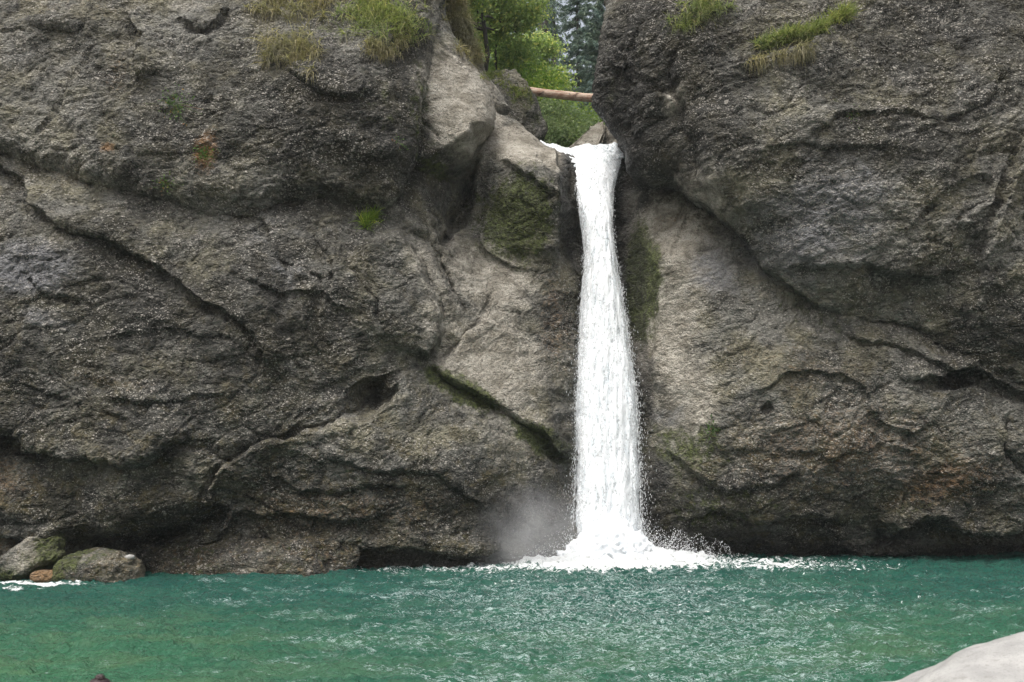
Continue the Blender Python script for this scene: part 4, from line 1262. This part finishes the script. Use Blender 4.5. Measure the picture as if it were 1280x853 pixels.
# bare dark trunks against the sky
for px, y, r_, sd_, lb in ((677, 60, .2, 1, 'left of two bare dark spruce trunks against the sky'), (682.5, 62, .24, 2, 'right of two bare dark spruce trunks against the sky'), (693, 64, .13, 3, 'thin bare trunk beside the two dark trunks')):
    spruce(at(px, y), 34, 2.8, 40 + sd_, lb, 'bare spruce trunks upstream', dens=.35, first=.55)

# grass clumps
def blades(cen, length, width, dirs, droop, rg):
    n_ = len(cen)
    segs = 3
    side = np.cross(dirs, rg.normal(size=(n_, 3))); side /= np.linalg.norm(side, axis=1, keepdims=True) + 1e-9
    pts = [cen]
    d = dirs.copy()
    for s_ in range(segs):
        d = d + np.array([0, 0, -1.0]) * droop[:, None]
        d /= np.linalg.norm(d, axis=1, keepdims=True)
        pts.append(pts[-1] + d * (length / segs)[:, None])
    vs = []
    for i, q in enumerate(pts):
        wd = width * (1 - i / segs * .9)
        vs += [q - side * wd, q + side * wd]
    v = np.stack(vs, 1)
    f = []
    for i in range(segs):
        f.append(np.stack([2 * i + 0 * np.arange(n_), 2 * i + 1 + 0 * np.arange(n_), 2 * i + 3 + 0 * np.arange(n_), 2 * i + 2 + 0 * np.arange(n_)], -1) + (np.arange(n_) * 2 * (segs + 1))[:, None])
    return v.reshape(-1, 3), np.vstack(f)

DG = None
def cast(px, py):
    """first rock surface met along the line of sight of a photo point"""
    global DG
    if DG is None:
        bpy.context.view_layer.update()
        DG = bpy.context.evaluated_depsgraph_get()
    u, fy, fz = ray(px, py)
    d = Vector((float(u), float(fy), float(fz))).normalized()
    o_ = Vector((0, 12, CAM_Z)) + Vector((d.x * 12 / d.y, 0, d.z * 12 / d.y))
    for _ in range(6):
        ok, loc, nor, _, ob, _ = S.ray_cast(DG, o_, d)
        if not ok:
            return None
        if ob.name.startswith(('cliff', 'boulder')):
            return np.array(loc), np.array(nor)
        o_ = loc + d * .02
    return None

def grass(name, spots, n_, length, label, mat=None, hang=.5, seed=0, group=None, spread=4, w=.015):
    rg = np.random.default_rng(seed)
    cs = []
    spots = np.array(spots, float)
    tries = rg.integers(0, len(spots), n_ // 14)
    for i in tries:
        q = cast(spots[i, 0] + rg.normal(0, spread), spots[i, 1] + rg.normal(0, spread * .6))
        if q is not None:
            cs.append(q[0])
    if not cs: return
    cs = np.array(cs)
    pick = rg.integers(0, len(cs), n_)
    cen = cs[pick] + rg.normal(0, .05, (n_, 3)) + np.array([0, .02, 0])
    dirs = np.stack([rg.normal(0, .5, n_), -np.abs(rg.normal(.5, .3, n_)), rg.normal(.8, .35, n_)], -1)
    dirs /= np.linalg.norm(dirs, axis=1, keepdims=True)
    v, f = blades(cen, length * rg.uniform(.5, 1.3, n_), w, dirs, hang * rg.uniform(.4, 1.4, n_), rg)
    o = mesh_obj(name, v, f, mat or M_GRASS, smooth=False)
    tag(o, label, 'grass tuft', group)
    return o
G_ = 'grass tufts on the cliffs'
grass('grass_tuft', [(462, 276), (466, 272), (458, 280)], 420, .46, 'bright green grass tuft alone at mid height on the left cliff', M_YOUNG, hang=.35, seed=1, group=G_, spread=5)
grass('grass_tuft', [(350, 55), (365, 65), (380, 70), (345, 65), (372, 52)], 1500, .6, 'dry hanging grass clump lowest on the upper left block', M_DRY, .9, 2, G_, 13)
grass('grass_tuft', [(355, 5), (375, 12), (395, 5), (335, 8)], 1400, .55, 'dry grass clump at top edge of the upper left block', M_DRY, .9, 3, G_, 13)
grass('grass_tuft', [(450, 20), (470, 28), (490, 22), (505, 35), (500, 15), (470, 8)], 2600, .6, 'green grass clump on the block near the pale nose', M_GRASS, .8, 4, G_, 15)
grass('grass_tuft', [(470, 60), (485, 66), (500, 52)], 800, .5, 'small dry grass clump below the green one beside the nose', M_DRY, .8, 5, G_, 7)
grass('grass_tuft', [(566, 8), (572, 25), (580, 42), (588, 60), (594, 72), (575, 5), (583, 25)], 6500, .45, 'long strip of dry grass down the shoulder at left of the gap', M_DRY, .8, 6, G_, 6)
grass('grass_tuft', [(868, 12), (880, 8), (892, 12), (858, 30)], 900, .5, 'grass clump at the top edge of the right block', M_GRASS, .8, 7, G_, 10)
grass('grass_tuft', [(955, 58), (968, 52), (980, 48), (995, 47), (1010, 44), (1025, 36), (1045, 24), (1058, 18)], 3200, .42, 'long green grass clump on a ledge high on the right block', M_GRASS, .45, 8, G_, 5)
grass('grass_tuft', [(950, 72), (975, 66), (1000, 62), (1003, 58)], 1200, .5, 'brown dead grass hanging under the ledge grass on right block', M_DRY, 1.4, 9, G_, 4)
grass('grass_tuft', [(612, 95), (625, 100), (640, 112), (650, 120)], 900, .16, 'short green grass on top of the mossy upstream boulder', M_GRASS, .3, 10, G_, 7)

def herb(spot, n_, size, label, seed, sig=.16):
    rg = np.random.default_rng(seed)
    q = cast(*spot)
    if q is None: return
    cen = q[0] + rg.normal(0, 1, (n_, 3)) * np.array([sig, .04, sig]) + np.array([0, -.08, 0])
    v, f = leaf_cards(cen, size, aspect=.5)
    # thin stems from the root to the leaves tie the plant together
    st = np.stack([np.tile(q[0], (n_, 1)), cen, cen + np.array([.006, 0, .006])], 1).reshape(-1, 3)
    fs = np.arange(3 * n_).reshape(n_, 3) + len(v)
    V_ = np.vstack([v, st]); F_ = np.vstack([tris_quads(f), fs])
    o = mesh_obj('herb', V_, F_, M_HERB, smooth=False)
    tag(o, label, 'plant', 'small plants rooted in the rock')
herb((218, 130), 150, .045, 'faint green plant high on the upper left block', 1, .3)
herb((256, 195), 130, .045, 'green and reddish plant on the block under the faint one', 2)
herb((208, 230), 60, .04, 'low green sprig just above the ledge crack at left', 3)
herb((890, 537), 120, .045, 'small bright green plant low on the right wall near the fall', 4)
herb((498, 178), 40, .035, 'tiny green sprig on the right corner of the upper left block', 5)
herb((1066, 145), 30, .035, 'tiny green sprig in the hollow of the right block', 6)

# ------------------------------------------------------------------ onlooker at the bottom edge
def simple_mat(name, c, r=.7):
    k = NT(name)
    n = k.noise(k.coord(), 30, 4, .6)
    cc = k.mix(k.ramp(n, .3, .7), c, k.mix(1.0, c, rgb(.7, .7, .7), 'MULTIPLY'))
    b = k.n('BsdfPrincipled', {'Base Color': cc, 'Roughness': r})
    k.link(b.outputs[0], k.out.inputs[0])
    return k.m
M_SKIN = simple_mat('skin', rgb(.50, .30, .22), .5)
M_HAIR = simple_mat('dark_hair', rgb(.030, .016, .018), .45)
M_TOP = simple_mat('top_cloth', rgb(.10, .12, .17), .85)
M_SHORT = simple_mat('shorts_cloth', rgb(.06, .06, .065), .85)

def skin_mesh(name, verts, edges, radii, mat, parent, root_i=0, sub=2):
    me = bpy.data.meshes.new(name)
    me.from_pydata(verts, edges, [])
    o = bpy.data.objects.new(name, me)
    COL.objects.link(o)
    o.parent = parent
    md = o.modifiers.new('skin', 'SKIN')
    md.use_smooth_shade = True
    me.skin_vertices  # created by the modifier's layer
    if not me.skin_vertices:
        bm = bmesh.new(); bm.from_mesh(me)
        bm.verts.layers.skin.verify()
        bm.to_mesh(me); bm.free()
    for i, r in enumerate(radii):
        sv = me.skin_vertices[0].data[i]
        sv.radius = r if isinstance(r, tuple) else (r, r)
        sv.use_root = (i == root_i)
    s_ = o.modifiers.new('sub', 'SUBSURF')
    s_.levels = s_.render_levels = sub
    me.materials.append(mat)
    return o

hp = P(125, 845, 6.5)
pr = empty('person', (float(hp[0]), 6.5, float(hp[2]) - 1.705))
tag(pr, 'person with dark hair in a bun at the bottom edge, seen from behind', 'person')
V = [(0, 0, .93), (0, 0, 1.08), (0, .0, 1.26), (0, -.01, 1.38), (0, 0, 1.44), (0, .02, 1.50)]
Rr = [(.15, .10), (.12, .09), (.15, .10), (.13, .08), (.05, .05), (.055, .06)]
E = [(0, 1), (1, 2), (2, 3), (3, 4), (4, 5)]
V += [(0, .03, 1.56), (0, .02, 1.63)]; Rr += [(.075, .09), (.06, .075)]; E += [(5, 6), (6, 7)]
for sx in (-1, 1):
    b0 = len(V)
    V += [(sx * .09, 0, .86), (sx * .10, .01, .48), (sx * .10, -.02, .09), (sx * .11, .12, .035)]
    Rr += [.085, .055, .038, (.038, .03)]
    E += [(0, b0), (b0, b0 + 1), (b0 + 1, b0 + 2), (b0 + 2, b0 + 3)]
    b1 = len(V)
    V += [(sx * .18, 0, 1.36), (sx * .23, -.02, 1.10), (sx * .24, .06, .86), (sx * .24, .08, .78)]
    Rr += [.05, .038, .027, (.035, .018)]
    E += [(3, b1), (b1, b1 + 1), (b1 + 1, b1 + 2), (b1 + 2, b1 + 3)]
    for kf in range(5):
        b2 = len(V)
        ox = (kf - 2) * .016
        ln = (.055, .07, .075, .07, .055)[kf]
        V += [(sx * .24, .08 + ox, .75), (sx * .245, .085 + ox * 1.2 + (.03 if kf == 4 else 0), .75 - ln)]
        Rr += [.009, .007]
        E += [(b1 + 3, b2), (b2, b2 + 1)]
skin_mesh('body', V, E, Rr, M_SKIN, pr)
hv, hf = ICO[5]
h = hv * np.array([.098, .11, .112]) + np.array([0, 0.0, 1.585])
h = h[:, :] + (0.004 * fbm(hv * np.array([14, 14, 3]), 5, 2))[:, None] * hv
h[:, 1] -= .012
hob = mesh_obj('hair', h, hf, M_HAIR, pr)
h2 = hv * np.array([.03, .03, .022]) * (1 + .25 * fbm(hv * 3, 8, 3))[:, None] + np.array([.008, -.02, 1.698])
mesh_obj('hair_bun', h2, hf, M_HAIR, hob)
skin_mesh('shirt', [(0, 0, 1.0), (0, 0, 1.12), (0, 0, 1.27), (0, -.01, 1.385), (-.18, 0, 1.365), (-.215, -.01, 1.2), (.18, 0, 1.365), (.215, -.01, 1.2)],
          [(0, 1), (1, 2), (2, 3), (3, 4), (4, 5), (3, 6), (6, 7)], [(.165, .12), (.145, .11), (.168, .12), (.14, .09), .062, .056, .062, .056], M_TOP, pr)
skin_mesh('shorts', [(0, 0, .96), (0, 0, .9), (-.09, 0, .84), (-.105, .01, .55), (.09, 0, .84), (.105, .01, .55)],
          [(0, 1), (1, 2), (2, 3), (1, 4), (4, 5)], [(.16, .115), (.16, .115), .105, .085, .105, .085], M_SHORT, pr)

# ------------------------------------------------------------------ the damp air of the gorge
k = NT('air')
v = k.n('VolumePrincipled', {'Color': rgb(.86, .93, 1.0), 'Density': .0003})
k.link(v.outputs[0], k.out.inputs['Volume'])
bm = bmesh.new(); bmesh.ops.create_cube(bm, size=1)
me = bpy.data.meshes.new('haze'); bm.to_mesh(me); bm.free()
me.materials.append(k.m)
o = bpy.data.objects.new('haze', me); COL.objects.link(o)
o.scale = (900, 1100, 80); o.location = (0, 40, 34)
tag(o, 'thin humid air in the gorge', kind='stuff')
